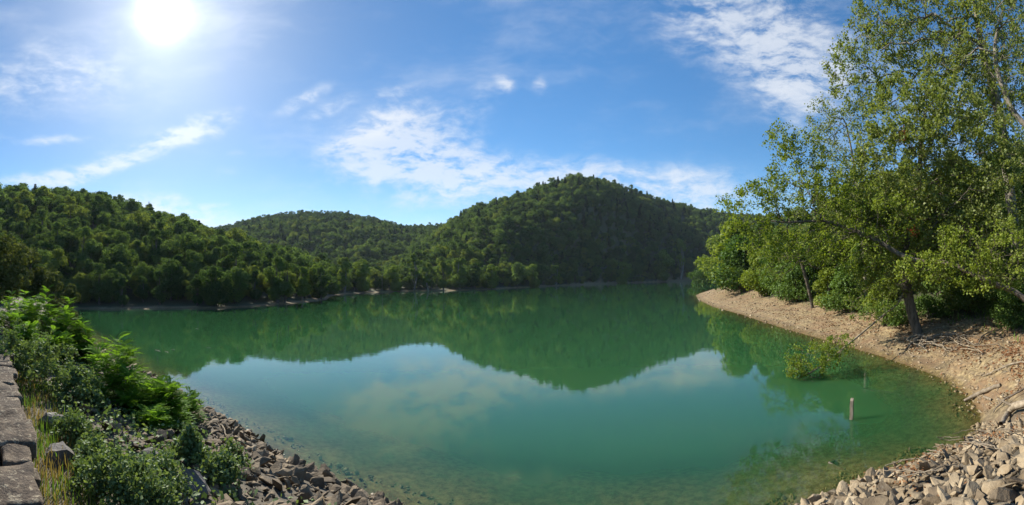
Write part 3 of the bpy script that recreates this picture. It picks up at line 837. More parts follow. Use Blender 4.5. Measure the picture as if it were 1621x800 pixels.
def blob(px, py, rx, ry, r0, dr, n, rs, shell=0.35):
    """points through an ellipsoid that stands where the photograph shows that part of the crown"""
    o = unit(rs.normal(size=(n, 3))); q = rs.uniform(shell**3, 1, n)**(1/3)
    c = at_r(px, py, r0); a = math.atan2(c.x, c.y)
    right = np.array([math.cos(a), -math.sin(a), 0]); out = np.array([math.sin(a), math.cos(a), 0]); upv = np.array([0, 0, 1.0])
    m = r0/F
    return (np.array(c)[None]+(o[:, :1]*q[:, None]*rx*m)*right+(o[:, 1:2]*q[:, None]*dr)*out+(o[:, 2:]*q[:, None]*ry*m*1.05)*upv)

def near_tree(name, label, root_px, rads, blobs, leaf, size, per, spread, seed, seg=0.45, bark='bark', sag=0.1, extra=None, thr=3.5, power=1.75, mult=2.3, group=None, rtip=0.006, droop=0.3):
    rs = np.random.default_rng(seed)
    root = [np.array(at_r(*p)) for p in root_px]
    base = Vector(root[0]); zg = tz(base.x, base.y)
    if base.z > zg-0.25: root[0][2] = zg-0.3
    Q, _ = skel_tube(root, [1]*len(root), 0.0, len(root)*5)
    A = np.concatenate([blob(*b[:6], int(b[6]*mult), rs) for b in blobs])
    N, par, rad, acc = grow(Q, A, seed, seg, rtip, rads, sag, 0.12, power)
    o = np.array([base.x, base.y, zg])
    t = thing(name, label, 'tree', tuple(o), group)
    link('trunk', skel_mesh(name+'_wood', N-o, par, rad, acc, M[bark], 8), t)
    link('crown', foliage(name+'_leaves', N-o, par, rad, acc, leaf, size, per, spread, seed+1, thr, droop=droop), t)
    return t, (N, par, rad, acc, o)

p = hit(1452, 530); RT = math.hypot(p.x, p.y)
print('tree base distance', RT, p)
# the poplar rooted on the bank
poplar, sk = near_tree('poplar_tree', 'tall poplar rooted on the eroded bank with bare tangled roots below its dark trunk',
    [(1456,532,RT),(1448,512,RT),(1440,480,RT),(1433,440,RT+.1),(1432,400,RT+.3),(1440,350,RT+.6),(1452,290,RT+.9),(1460,220,RT+1.0),(1468,150,RT+1.0)], 0.33,
    [(1445,365,75,75,RT,3.0,330),(1400,430,60,45,RT-.5,2.0,120),(1505,330,85,85,RT+1,3.2,330),(1420,265,90,75,RT,3.2,330),(1385,330,70,60,RT,2.6,180),(1500,215,95,80,RT+1,3.2,360),
     (1560,280,85,110,RT+1,3.0,330),(1440,180,80,60,RT+1,2.8,170),(1585,400,60,70,RT,2.5,170),(1470,415,50,50,RT,1.6,60)], 'poplar', 0.16, 12, 0.14, 101, bark='bark')
# tall pale-barked tree behind it
RB = 31.0
near_tree('tall_pale_tree', 'tallest tree with pale upright trunks showing through its open crown, at the top right',
    [(1618,480,RB),(1610,400,RB),(1598,300,RB),(1585,200,RB),(1570,130,RB),(1552,60,RB),(1538,-20,RB),(1530,-90,RB)], 0.42,
    [(1560,60,80,100,RB,4.5,330),(1480,60,95,55,RB,4.0,250),(1375,105,75,60,RB,3.5,200),(1350,150,50,45,RB,2.5,60),(1430,10,90,60,RB,4,220),(1600,200,70,110,RB,4.5,240),(1520,140,90,60,RB,4,170),(1400,60,70,40,RB,3,80),(1560,-60,120,60,RB,5,200)],
    'poplar', 0.18, 10.5, 0.17, 111, seg=0.6, bark='palebark', thr=3.5, rtip=0.008)
near_tree('pale_trunk_tree', 'forked pale trunk rising beside the tallest tree, its limb crossing the top right corner',
    [(1660,470,28),(1655,330,28),(1645,230,28),(1600,170,28),(1575,90,28),(1585,20,28)], 0.2,
    [(1610,120,50,70,28,2.5,70),(1600,20,60,60,28,3,90),(1540,95,70,30,28,2,40),(1500,100,50,40,28,2,35)],
    'poplar', 0.15, 7, 0.18, 121, seg=0.6, bark='palebark')
# the leaning tree whose limbs reach out over the water
RL = 20.0
near_tree('leaning_tree', 'leaning tree reaching from the right edge far out over the water with low arching limbs',
    [(1700,530,RL+.5),(1650,497,RL+.3),(1606,462,RL),(1560,445,RL),(1505,418,RL+.2),(1440,410,RL+.8),(1378,376,RL+1.4),(1310,352,RL+2),(1250,352,RL+2.5)], 0.155,
    [(1190,330,62,38,RL+3,1.6,170),(1255,300,70,42,RL+2.5,2.0,200),(1235,225,28,35,RL+2.5,1.2,50),(1275,250,40,45,RL+2.5,1.5,90),(1330,320,70,50,RL+2,2.2,220),(1215,385,50,28,RL+2.6,1.4,80),(1345,400,70,35,RL+1.5,1.6,130),(1400,345,60,40,RL+1,1.6,120),
     (1290,390,60,28,RL+2,1.5,90),(1590,400,45,60,RL,1.6,80),(1530,390,60,40,RL,1.5,80),(1545,438,42,26,RL-.6,1.0,60),(1470,425,60,28,RL-.3,1.2,80)],
    'yellowgreen', 0.13, 8.5, 0.12, 131, seg=0.4, sag=0.0, rtip=0.005)
# taller slender tree standing between, left part of the crown above the leaning limbs
near_tree('open_crowned_tree', 'open-crowned tree with greyish twigs against the blue sky, left of the poplar',
    [(1372,480,33),(1368,420,33),(1362,340,33),(1352,260,33),(1340,200,33)], 0.2,
    [(1340,230,55,60,33,3.0,150),(1300,200,28,50,33,2,60),(1370,300,60,60,33,3.0,150),(1310,290,45,45,33,2.5,80),(1300,330,60,40,33,3,90)],
    'poplar', 0.15, 7.0, 0.2, 141, seg=0.5, bark='palebark', rtip=0.009)
# small leaning tree on the beach
p = hit(1287, 488); r5 = math.hypot(p.x, p.y)
near_tree('small_leaning_tree', 'small dark-trunked tree leaning left over the beach near the sandy point',
    [(1287,488,r5),(1282,466,r5),(1276,442,r5),(1268,415,r5),(1255,385,r5)], 0.17,
    [(1240,385,50,32,r5,2.2,130),(1290,395,45,30,r5,2,90),(1225,420,34,24,r5,1.6,60)], 'yellowgreen', 0.13, 5, 0.16, 151, seg=0.4)

# low branch of the poplar hanging to the water, half dead
def hanging_branch():
    rs = np.random.default_rng(161); o = sk[4]
    r = RT-1.2
    root = [np.array(at_r(*p)) for p in [(1433,458,RT),(1420,482,RT-.8),(1395,502,RT-2.2),(1358,533,RT-4.2),(1325,560,RT-5.7),(1292,585,RT-6.9),(1264,600,RT-7.4)]]
    Q, _ = skel_tube(root, [1]*7, 0, 30); r = RT-7.0
    A = np.concatenate([blob(1288,566,48,24,r,.8,260,rs), blob(1262,585,22,14,r-.4,.4,100,rs), blob(1325,548,34,20,r+1.2,.7,110,rs), blob(1292,603,46,9,r-.3,.5,80,rs), blob(1380,480,50,34,RT-3,1.2,170,rs)])
    N, par, rad, acc = grow(Q, A, 162, 0.13, 0.0035, 0.055, 0.05, 0.14, 1.9)
    b = link('branch', skel_mesh('hanging_branch', N-o, par, rad, acc, M['deadwood'], 6), poplar, label='low half-dead branch drooping to the water')
    zc = at_r(1285, 592, RT-7.0).z
    link('leaves', foliage('hanging_leaves', N-o, par, rad, acc, 'yellowgreen', 0.085, 5.0, 0.07, 163, 3.5, keep=lambda P: (P[:, 2]+o[2] > zc)), b)
hanging_branch()
def root_tangle():
    rs = np.random.default_rng(171); o = sk[4]
    for k in range(34):
        if k < 9: bx, by = 1456+rs.uniform(-8, 8), 534; px, py = rs.uniform(1420, 1480), rs.uniform(545, 580)
        elif k < 26: bx, by = rs.uniform(1450, 1530), rs.uniform(530, 560); px, py = bx+rs.uniform(15, 75), by+rs.uniform(-14, 26)
        else: bx, by = rs.uniform(1480, 1550), rs.uniform(525, 550); px, py = bx+rs.uniform(-60, 10), by+rs.uniform(10, 34)
        b = np.array(hit(bx, by)); e = np.array(hit(px, py)); L = np.linalg.norm(e-b)
        m1 = b*0.65+e*0.35+rs.normal(size=3)*0.18*L; m2 = b*0.3+e*0.7+rs.normal(size=3)*0.16*L
        for m in (m1, m2): m[2] = tz(m[0], m[1])+rs.uniform(0.02, 0.2)
        e[2] += rs.uniform(-.06, .12)
        r0 = rs.uniform(.02, .06)*(1.6 if k < 9 else 1)
        Q, rr = skel_tube([b+[0, 0, 0.08], m1, m2, e], [r0, r0*.8, r0*.5, .01], 0.02, 16, rs)
        link('root', tubes_mesh('root', [(Q-o, rr)], M['deadwood'], 6), poplar)
root_tangle()
for k, (px, py, rr_, lab) in enumerate([(1430, 214, RT-2.2, 'cluster of withered red leaves high in the crown'), (1446, 366, RT-2.6, 'cluster of withered red leaves low in the crown')]):
    rs = np.random.default_rng(180+k); c = np.array(at_r(px, py, rr_))-sk[4]
    link('withered_leaves', leaves_mesh('withered_leaves', c+rs.normal(size=(110, 3))*np.array([.13, .13, .15]), 0.1, M['redleaf'], 0.1, 1.4, 0.5, rs), poplar, label=lab)

# ------------------------------------------------------------------ shrubs of the right bank
def shrub_proto(name, r, h, n, size, mat, seed):
    rs = np.random.default_rng(seed)
    P, o, cs = lobes_crown(r, h, 0.05, 14, n, rs, 0.3, 0.85)
    P[:, 2] = np.maximum(P[:, 2], rs.uniform(0, 0.5, len(P))*h*0.4)
    tubes = []
    for c in cs[:9]:
        tubes.append(([np.array([c[0]*.1, c[1]*.1, -.2]), c*np.array([.4, .4, .6]), c], [.04, .025, .01]))
    return leaves_mesh(name+'_leaves', P, size, M[mat], 0.35, 1.35, 0.1, rs, o, True), tubes_mesh(name+'_stems', tubes, M['bark'], 5)
SB = {'yg': [shrub_proto('sunlit_shrub', 2.2, 3.6, 5200, 0.17, 'yellowgreen', 201), shrub_proto('sunlit_shrub', 1.7, 3.0, 4200, 0.16, 'yellowgreen', 202)],
      'gr': [shrub_proto('green_shrub', 2.0, 3.0, 5200, 0.15, 'shrub', 203), shrub_proto('green_shrub', 2.6, 4.2, 6500, 0.17, 'shrub', 204)],
      'dk': [shrub_proto('dark_shrub', 1.7, 2.2, 6000, 0.11, 'forest', 205)],
      'lo': [shrub_proto('low_shrub', 1.3, 1.0, 2600, 0.10, 'shrub', 206)]}
def put_shrub(px, py, hp, fam, k, label, group=None, name='shrub', push=0.0, rr=None):
    p = hit(px, py) if rr is None else None
    if rr is None:
        r = math.hypot(p.x, p.y); q = Vector((p.x, p.y, 0))*(1+push/r)
    else:
        d = ray(px, py); k2 = rr/math.hypot(d.x, d.y); q = Vector((d.x*k2, d.y*k2, 0)); r = rr
    z = tz(q.x, q.y); H = {'yg': [3.6, 3.0], 'gr': [3.0, 4.2], 'dk': [2.2], 'lo': [1.0]}[fam][k]
    s = hp/F*(r+push)/H
    t = thing(name, label, 'shrub', (q.x, q.y, z-0.05), group, (0, 0, random.uniform(0, 6.28)), (s*random.uniform(.95, 1.25), s*random.uniform(.95, 1.25), s))
    link('stem', SB[fam][k][1], t); link('foliage', SB[fam][k][0], t)
SHR = [
 (1116,449,40,'gr',0,'rounded green shrub at the very end of the point, against the dark hill'),
 (1142,452,82,'yg',0,'tall yellow-green shrub above the end of the sandy point'),
 (1165,458,104,'yg',1,'bright yellow-green bushy tree just right of the tip of the point'),
 (1180,462,88,'gr',0,'deep green shrub between two yellow ones above the narrow beach'),
 (1205,470,70,'yg',0,'low bright shrub on the beach edge, left of the small leaning tree'),
 (1235,472,105,'gr',1,'tall green shrub behind the small leaning tree'),
 (1262,478,60,'gr',0,'dense green shrub at the foot of the small leaning tree, on its left'),
 (1312,488,62,'yg',1,'bright shrub just right of the small leaning tree'),
 (1345,495,66,'gr',0,'green shrub above the beach halfway between the leaning tree and the poplar'),
 (1375,490,100,'gr',1,'big green shrub behind the hanging branch'),
 (1405,502,60,'yg',1,'loose light shrub left of the poplar trunk'),
 (1400,516,38,'lo',0,'low green shrub on the bank close left of the poplar trunk'),
 (1490,470,90,'gr',1,'tall green shrub just right of the poplar trunk'),
 (1528,490,75,'dk',0,'dark rounded shrub right of the poplar under the leaning limb'),
 (1560,497,52,'dk',0,'dark low shrub beside the root tangle'),
 (1592,505,60,'gr',0,'fresh green shrub below the leaning trunk'),
 (1612,520,62,'gr',0,'bright green shrub at the right edge above the brown slope'),
 (1575,470,90,'gr',1,'large shrub behind the leaning trunk at the right edge'),
 (1468,505,34,'lo',0,'low shrub behind the poplar root tangle'),
]
for px, py, hp, fam, k, lab in SHR: put_shrub(px, py, hp, fam, k, lab)
# second row: trees climbing the slope behind
rs = np.random.default_rng(222)
for k in range(70):
    px = rs.uniform(1135, 1760); rr_ = rs.uniform(30, 95) if px > 1330 else rs.uniform(60, 150)
    d = ray(px, 440); k2 = rr_/math.hypot(d.x, d.y); x, y = d.x*k2, d.y*k2
    z, dd = terrain(np.array([x]), np.array([y]))
    if dd[0] < 8: continue
    fam = 'pale' if rs.uniform() < .2 else 'near'; kk = int(rs.integers(0, 3))
    want = (rs.uniform(100, 190) if px > 1250 else rs.uniform(70, 105))/F*rr_+EYE-z[0]
    s = min(1.25, max(0.45, want/9.5))
    put_tree(PR[fam][kk], (x, y, float(z[0])-.1), s, rs.uniform(0, 6.28), ('pale ' if fam == 'pale' else 'dark green ')+('tall' if s > 1 else 'low' if s < .7 else 'middling')+' tree '+('just above the bank' if dd[0] < 16 else 'part way up the slope' if dd[0] < 36 else 'high on the right slope')+', '+('beyond the sandy point' if px < 1230 else 'behind the small leaning tree' if px < 1330 else 'left of the poplar' if px < 1430 else 'right of the poplar' if px < 1530 else 'at the right frame edge'), 'trees on the slope behind the right bank')
#@@PART4
# ------------------------------------------------------------------ the dam: riprap, parapet, plants
import bmesh
def project(x, y, z):
    v = np.stack([x, y, z-EYE], -1); c, s = math.cos(ROLL), math.sin(ROLL)
    cx = v[..., 0]*c-v[..., 2]*s; cz = v[..., 0]*s+v[..., 2]*c
    return np.arctan2(cx, v[..., 1])*F+W0/2, ROW0-cz/np.hypot(cx, v[..., 1])*F

def rock_mesh(name, seed, mat, n=15, flat=0.6, long=1.35, detail=0):
    rs = np.random.default_rng(seed)
    P = unit(rs.normal(size=(n, 3)))*rs.uniform(0.8, 1.05, (n, 1))
    P = P*rs.uniform(0.7, 1.05, (n, 1))*np.array([0.5*long, 0.5, 0.5*flat])*1.12
    bm = bmesh.new()
    for p in P: bm.verts.new(p)
    r = bmesh.ops.convex_hull(bm, input=bm.verts)
    bmesh.ops.delete(bm, geom=[v for v in bm.verts if not v.link_faces], context='VERTS')
    if detail:
        bmesh.ops.subdivide_edges(bm, edges=bm.edges, cuts=detail, use_grid_fill=True)
        for v in bm.verts:
            v.co += v.co.normalized()*0.07*(mnoise.noise(v.co*3+Vector((seed, 0, 0)))+0.5*mnoise.noise(v.co*7+Vector((seed, 3, 0))))
    bmesh.ops.triangulate(bm, faces=bm.faces)
    bmesh.ops.recalc_face_normals(bm, faces=bm.faces)
    me = bpy.data.meshes.new(name); bm.to_mesh(me); bm.free(); me.materials.append(mat)
    return me

def mesh_arrays(me):
    V = np.zeros(len(me.vertices)*3, np.float32); me.vertices.foreach_get('co', V)
    Fa = np.zeros(len(me.polygons)*3, np.int32); me.loops.foreach_get('vertex_index', Fa)
    return V.reshape(-1, 3), Fa.reshape(-1, 3)

def rot_mats(e):
    """euler angles (n,3) -> (n,3,3)"""
    cx, sx = np.cos(e[:, 0]), np.sin(e[:, 0]); cyy, sy = np.cos(e[:, 1]), np.sin(e[:, 1]); cz, sz = np.cos(e[:, 2]), np.sin(e[:, 2])
    Rm = np.zeros((len(e), 3, 3))
    Rm[:, 0, 0] = cz*cyy; Rm[:, 0, 1] = cz*sy*sx-sz*cx; Rm[:, 0, 2] = cz*sy*cx+sz*sx
    Rm[:, 1, 0] = sz*cyy; Rm[:, 1, 1] = sz*sy*sx+cz*cx; Rm[:, 1, 2] = sz*sy*cx-cz*sx
    Rm[:, 2, 0] = -sy; Rm[:, 2, 1] = cyy*sx; Rm[:, 2, 2] = cyy*cx
    return Rm

def joined(name, protos, pos, eul, scl, mat):
    Vs, Fs, off = [], [], 0; k = rng.integers(0, len(protos), len(pos)); Rm = rot_mats(eul)
    arr = [mesh_arrays(p) for p in protos]
    for a in range(len(protos)):
        ii = np.where(k == a)[0]
        if not len(ii): continue
        V, Fa = arr[a]
        W = np.einsum('nij,vj->nvi', Rm[ii], V)*scl[ii][:, None, None]+pos[ii][:, None, :]
        Fs.append((Fa[None]+(np.arange(len(ii))*len(V))[:, None, None]+off).reshape(-1, 3)); Vs.append(W.reshape(-1, 3)); off += len(ii)*len(V)
    return mesh_np(name, np.concatenate(Vs), np.concatenate(Fs), mat)

def stone_field(name, mat, test, xr, yr, n_try, smin, smax, seed, label):
    rs = np.random.default_rng(seed)
    protos = [rock_mesh('stone', seed+k, mat, 14+k % 6, 0.26+0.09*(k % 4), 1.1+0.14*(k % 5)) for k in range(12)]
    x = rs.uniform(*xr, n_try); y = rs.uniform(*yr, n_try)
    z, d = terrain(x, y); ok = test(x, y, z, d)
    x, y, z, d = x[ok], y[ok], z[ok], d[ok]
    s = smin+(smax-smin)*rs.uniform(0, 1, len(x))**2.2
    ok = (d > -0.25) | (z+0.62*s < -0.02)
    x, y, z, d, s = x[ok], y[ok], z[ok], d[ok], s[ok]
    order = np.argsort(-s); cell = {}; keep = []
    for i in order:
        cx, cy_ = int(x[i]/smax), int(y[i]/smax); good = True
        for a in (-1, 0, 1):
            for b in (-1, 0, 1):
                for j in cell.get((cx+a, cy_+b), ()):
                    if math.hypot(x[i]-x[j], y[i]-y[j]) < (s[i]+s[j])*0.36: good = False; break
                if not good: break
            if not good: break
        if good: keep.append(i); cell.setdefault((cx, cy_), []).append(i)
    i = np.array(keep); x, y, z, s, d = x[i], y[i], z[i], s[i], d[i]
    pos = np.stack([x, y, z+s*0.16+np.where(d > 0, rs.uniform(-.02, .07, len(x)), 0)], 1)
    eul = np.stack([rs.normal(0, .5, len(x)), rs.normal(0, .5, len(x)), rs.uniform(0, 6.28, len(x))], 1)
    px, py = project(x, y, pos[:, 2])
    inf = (px > -5) & (px < 1626) & (py < 805) & (z > -0.7)
    app = np.where(inf, s/np.hypot(x, y), 0); big = np.argsort(-app)[:300]
    par = link(name, None, kind='structure', label=label)
    for j in big:
        if app[j] <= 0: continue
        link('stone', protos[int(rs.integers(0, 12))], par, pos[j], eul[j], s[j])
    rest = np.setdiff1d(np.arange(len(x)), big)
    print(name, len(x), 'stones', len(rest), 'joined')
    o = link('stones', joined('stones', protos, pos[rest], eul[rest], s[rest], mat), par, kind='stuff')
    return par

def left_test(x, y, z, d):
    return (d > -1.1) & (d < 4.9+0.05*np.abs(x)) & (y > dam_axis(x)+0.9) & (y < 12.5-0.28*x)
def right_test(x, y, z, d):
    px, py = project(x, y, z)
    edge = 700-(px-1500)*0.36+10*np.sin(px*0.06)
    return (d > -1.6) & (px > 1180) & (py > edge)
stone_field('riprap_bank', M['stone'], left_test, (-26, 4.2), (0.8, 19), 26000, 0.07, 0.31, 300, 'bank of tumbled brown stones below the parapet on the left')
stone_field('riprap_bank', M['palestone'], right_test, (3.0, 20), (-1.5, 9), 46000, 0.06, 0.25, 330, 'bank of pale angular limestone blocks at the lower right')
# finer rubble between the blocks
def rubble(name, mat, test, xr, yr, n, s0, s1, seed, lab):
    rs = np.random.default_rng(seed); x = rs.uniform(*xr, n); y = rs.uniform(*yr, n); z, d = terrain(x, y); ok = test(x, y, z, d)
    ok &= d > -0.2
    x, y, z = x[ok], y[ok], z[ok]; s = s0+(s1-s0)*rs.uniform(0, 1, len(x))**2.5
    protos = [rock_mesh('chip', seed+k, mat, 8, 0.55, 1.3) for k in range(5)]
    eul = rs.normal(0, .6, (len(x), 3)); eul[:, 2] = rs.uniform(0, 6.28, len(x))
    link(name, joined(name, protos, np.stack([x, y, z+s*0.1], 1), eul, s, mat), kind='stuff', label=lab)
rubble('rubble', M['stone'], left_test, (-22, 4.2), (0.8, 16), 9000, 0.04, 0.16, 350, 'small broken stones between the brown riprap blocks')
rubble('rubble', M['palestone'], right_test, (3, 17), (-1, 9), 7000, 0.04, 0.17, 351, 'small pale chips between the limestone blocks')
def beach_test(x, y, z, d):
    px, py = project(x, y, z)
    return (d > -1.2) & (d < 7+2.0*np.sin(x*.9+y)) & (px > 1100) & (px < 1700) & (np.arctan2(x, y) > 0.4)
rs = np.random.default_rng(352)
def beach_points(n, seed, dmax=8.0):
    rs = np.random.default_rng(seed)
    px = rs.uniform(1100, 1650, n); r = 12*np.exp(rs.uniform(0, 1, n)**1.2*math.log(95/12)); a = (px-W0/2)/F
    x, y = np.sin(a)*r, np.cos(a)*r; z, d = terrain(x, y)
    ok = (d > -0.9) & (d < dmax)
    px2, py2 = project(x, y, z)
    ok &= ~((py2 > 712-(px2-1500)*0.36) & (px2 > 1180))
    return x[ok], y[ok], z[ok], d[ok], r[ok], rs
def beach_stones():
    x, y, z, d, r, rs = beach_points(16000, 353)
    s = (0.05+0.2*rs.uniform(0, 1, len(x))**4)*(0.7+r/45)
    protos = [rock_mesh('pebble', 360+k, M['palestone'], 8, 0.5, 1.3) for k in range(6)]
    eul = rs.normal(0, .4, (len(x), 3)); eul[:, 2] = rs.uniform(0, 6.28, len(x))
    link('pebbles', joined('pebbles', protos, np.stack([x, y, z+s*.05], 1), eul, s, M['palestone']), kind='stuff', label='scattered pale pebbles on the bare right bank')
    x, y, z, d, r, rs = beach_points(60000, 354)
    k = (d > 1.6+rs.normal(size=len(x))*1.0) & (fbm(x, y, .9, 12)+rs.normal(size=len(x))*.4 > -0.1)
    qx = rs.uniform(4, 14, 9000); qy = rs.uniform(-1, 8, 9000); qz, qd = terrain(qx, qy); qk = right_test(qx, qy, qz, qd) & (qd > .3) & (fbm(qx, qy, 1.4, 3) > 0)
    link('leaf_litter', leaves_mesh('leaf_litter', np.stack([qx, qy, qz+rs.uniform(.03, .2, len(qx))], 1)[qk][:2600], 0.055, M['litter'], 1.0, 1.4, 0, rs), kind='stuff', label='dry brown leaves caught between the pale limestone blocks')
    link('leaf_litter', leaves_mesh('leaf_litter', np.stack([x, y, z+.02], 1)[k], 0.13, M['litter'], 1.2, 1.4, 0, rs), kind='stuff', label='reddish brown fallen leaves on the upper right bank')
beach_stones()
def grass_patch(name, pts, mat, hgt, seed, label, wid=0.006):
    rs = np.random.default_rng(seed); P = np.asarray(pts); n = len(P)
    h = hgt*rs.uniform(0.4, 1.2, (n, 1)); a = rs.uniform(0, 6.28, n); ln = rs.uniform(0.05, 0.55, (n, 1))*h
    dr = np.stack([np.cos(a), np.sin(a), 0*a], 1); sd = np.stack([-np.sin(a), np.cos(a), 0*a], 1)*wid*(0.6+rs.uniform(0, 1, (n, 1)))
    b0, b1 = P-sd, P+sd; m = P+dr*ln*.35+[0, 0, 1]*h*.6; m0, m1 = m-sd*.8, m+sd*.8; t = P+dr*ln+[0, 0, 1]*h*(1-.25*ln/h)
    V = np.stack([b0, b1, m1, m0, t], 1).reshape(-1, 3); i = np.arange(n)[:, None]*5
    link(name, mesh_np(name, V, [i+np.array([[0, 1, 2, 3]]), i+np.array([[3, 2, 4]])], M[mat]), kind='stuff', label=label)
def verge():
    rs = np.random.default_rng(370)
    n = 5200; x = -1.2-rs.uniform(0, 1, n)**1.5*13; off = rs.uniform(0.04, 0.85, n); cl = np.sin(x*3.1+off*4)+np.sin(x*7.3)
    y = dam_axis(x)+off; z, d = terrain(x, y); P = np.stack([x, y, z-.02], 1)
    dry = cl+rs.normal(size=n)*.7 > -0.1
    grass_patch('dry_grass', P[dry], 'drygrass', 0.22, 371, 'straw-coloured dry grass along the foot of the stone parapet', 0.005)
    grass_patch('grass', P[~dry], 'grass', 0.26, 372, 'green grass tufts along the foot of the stone parapet', 0.005)
    x, y, z, d, r, rs = beach_points(9000, 373, 11.0)
    k = (d > 6.0+rs.normal(size=len(x))*.8)
    grass_patch('grass', np.stack([x, y, z], 1)[k], 'grass', 0.4, 374, 'ground plants at the upper edge of the right bank', 0.03)
verge()

def build_wall():
    rs = np.random.default_rng(380); TOP = 3.2
    w = thing('stone_wall', 'weathered lichen-spotted stone parapet running along the dam at the lower left', 'wall', (0, 0, 0))
    dr = np.array([1, -0.245, 0])/math.hypot(1, .245); nr = np.array([0.245, 1, 0])/math.hypot(1, .245)
    o = np.array([0, dam_axis(0.0), 0])
    # core below the coping
    def blockm(s0, s1, n0, n1, z0, z1, seed, nx=7, ny=6, amp=0.03, rnd=0.035):
        rt = np.random.default_rng(int(seed*10)); tilt, tilt2 = rt.normal(0, .06, 2) if nx < 20 else (0, 0)
        S = np.linspace(s0, s1, nx); Nn = np.linspace(n0, n1, ny); V, q = [], []
        S[1:-1] = S[1:-1]; S = np.concatenate([[s0, s0+.02], S[1:-1], [s1-.02, s1]]); nx = len(S); Nn = np.concatenate([[n0, n0+.02], Nn[1:-1], [n1-.02, n1]]); ny = len(Nn)
        for i, a in enumerate(S):
            for j, b in enumerate(Nn):
                e = min(a-s0, s1-a, b-n0, n1-b); p = o+dr*a+nr*b
                zz = z1+tilt*(b-n0)+tilt2*(a-s0)+amp*(mnoise.noise(Vector((a*3.1, b*4, seed)))*1.6+0.8*mnoise.noise(Vector((a*9, b*9, seed))))-(rnd*.6 if e < 1e-6 else 0)
                p = p+(dr*mnoise.noise(Vector((a*5, b*5, seed+9)))+nr*mnoise.noise(Vector((a*4, b*6, seed+5))))*0.035
                V.append([p[0], p[1], zz])
        base = len(V)
        for i, a in enumerate(S):
            for j, b in enumerate(Nn):
                if i in (0, nx-1) or j in (0, ny-1): p = V[i*ny+j]; V.append([p[0], p[1], z0])
                else: V.append([V[i*ny+j][0], V[i*ny+j][1], z0])
        for i in range(nx-1):
            for j in range(ny-1):
                a = i*ny+j; q.append([a, a+ny, a+ny+1, a+1])
        for i in range(nx-1):
            for j in (0, ny-1):
                a = i*ny+j; f = [a, a+base, a+ny+base, a+ny]; q.append(f if j == 0 else f[::-1])
        for j in range(ny-1):
            for i in (0, nx-1):
                a = i*ny+j; f = [a, a+1, a+1+base, a+base]; q.append(f if i == 0 else f[::-1])
        return np.array(V), np.array(q)
    V, q = blockm(-32, 3.5, -0.70, -0.05, 0.5, TOP-0.13, 1, 40, 4, 0.02)
    link('wall_core', mesh_np('wall_core', V, q, M['wall']), w)
    s = 3.4; k = 0
    while s > -16:
        ln = rs.uniform(0.28, 0.62)
        if rs.uniform() < 0.45: rows = [(-0.76, -0.02+rs.uniform(-.05, .04))]
        else:
            c = rs.uniform(-.48, -.28); rows = [(-0.76, c-.012), (c+.012, -0.02+rs.uniform(-.06, .05))]
        for n0, n1 in rows:
            V, q = blockm(s-ln+.012, s-.012, n0, n1, TOP-0.13, TOP+rs.uniform(-.03, .03), k*7.7+3, 9, 8 if n1-n0 > .4 else 5, 0.028)
            link('stone', mesh_np('coping_stone', V, q, M['wall'], False), w); k += 1
        s -= ln
    # rough facing stones on the lake side
    s = 3.0
    while s > -11:
        for z0, z1 in ((2.86, 3.06), (2.62, 2.85), (2.36, 2.61)):
            ln = rs.uniform(.3, .55); me = rock_mesh('facing_stone', int(rs.integers(1e6)), M['wall'], 16, 0.5, 1.0)
            p = o+dr*(s-ln*rs.uniform(.2, .8))+nr*(-0.09); link('stone', me, w, (p[0], p[1], (z0+z1)/2), (0, 0, -.24), (ln*1.1, .26, (z1-z0)*2.2))
        s -= 0.42
build_wall()

# dark boulders half buried among the plants
for px, py, wpx, lab in [(87, 676, 52, 'rounded dark boulder nearest the parapet, spotted with lichen'), (97, 733, 54, 'dark lichen-spotted boulder at the edge of the grass, second up from the bottom'), (141, 706, 44, 'grey boulder between the parapet grass and the saplings'),
                       (243, 742, 56, 'dark boulder in the shade below the right-hand sapling'), (303, 787, 78, 'largest dark boulder at the bottom edge, left of the brown stones'), (272, 800, 50, 'dark boulder cut by the bottom edge beside the largest one'), (205, 612, 34, 'dark stone at the top of the rubble behind the saplings')]:
    p = hit(px, py, 1.6); r = math.hypot(p.x, p.y); s = wpx/F*r
    o = link('boulder', rock_mesh('boulder', px*3, M['boulder'], 18, 0.8, 1.1, 2), None, (p.x, p.y, p.z+.12*s), (random.uniform(-.3, .3), random.uniform(-.3, .3), random.uniform(0, 6)), s, None, lab, 'boulder')

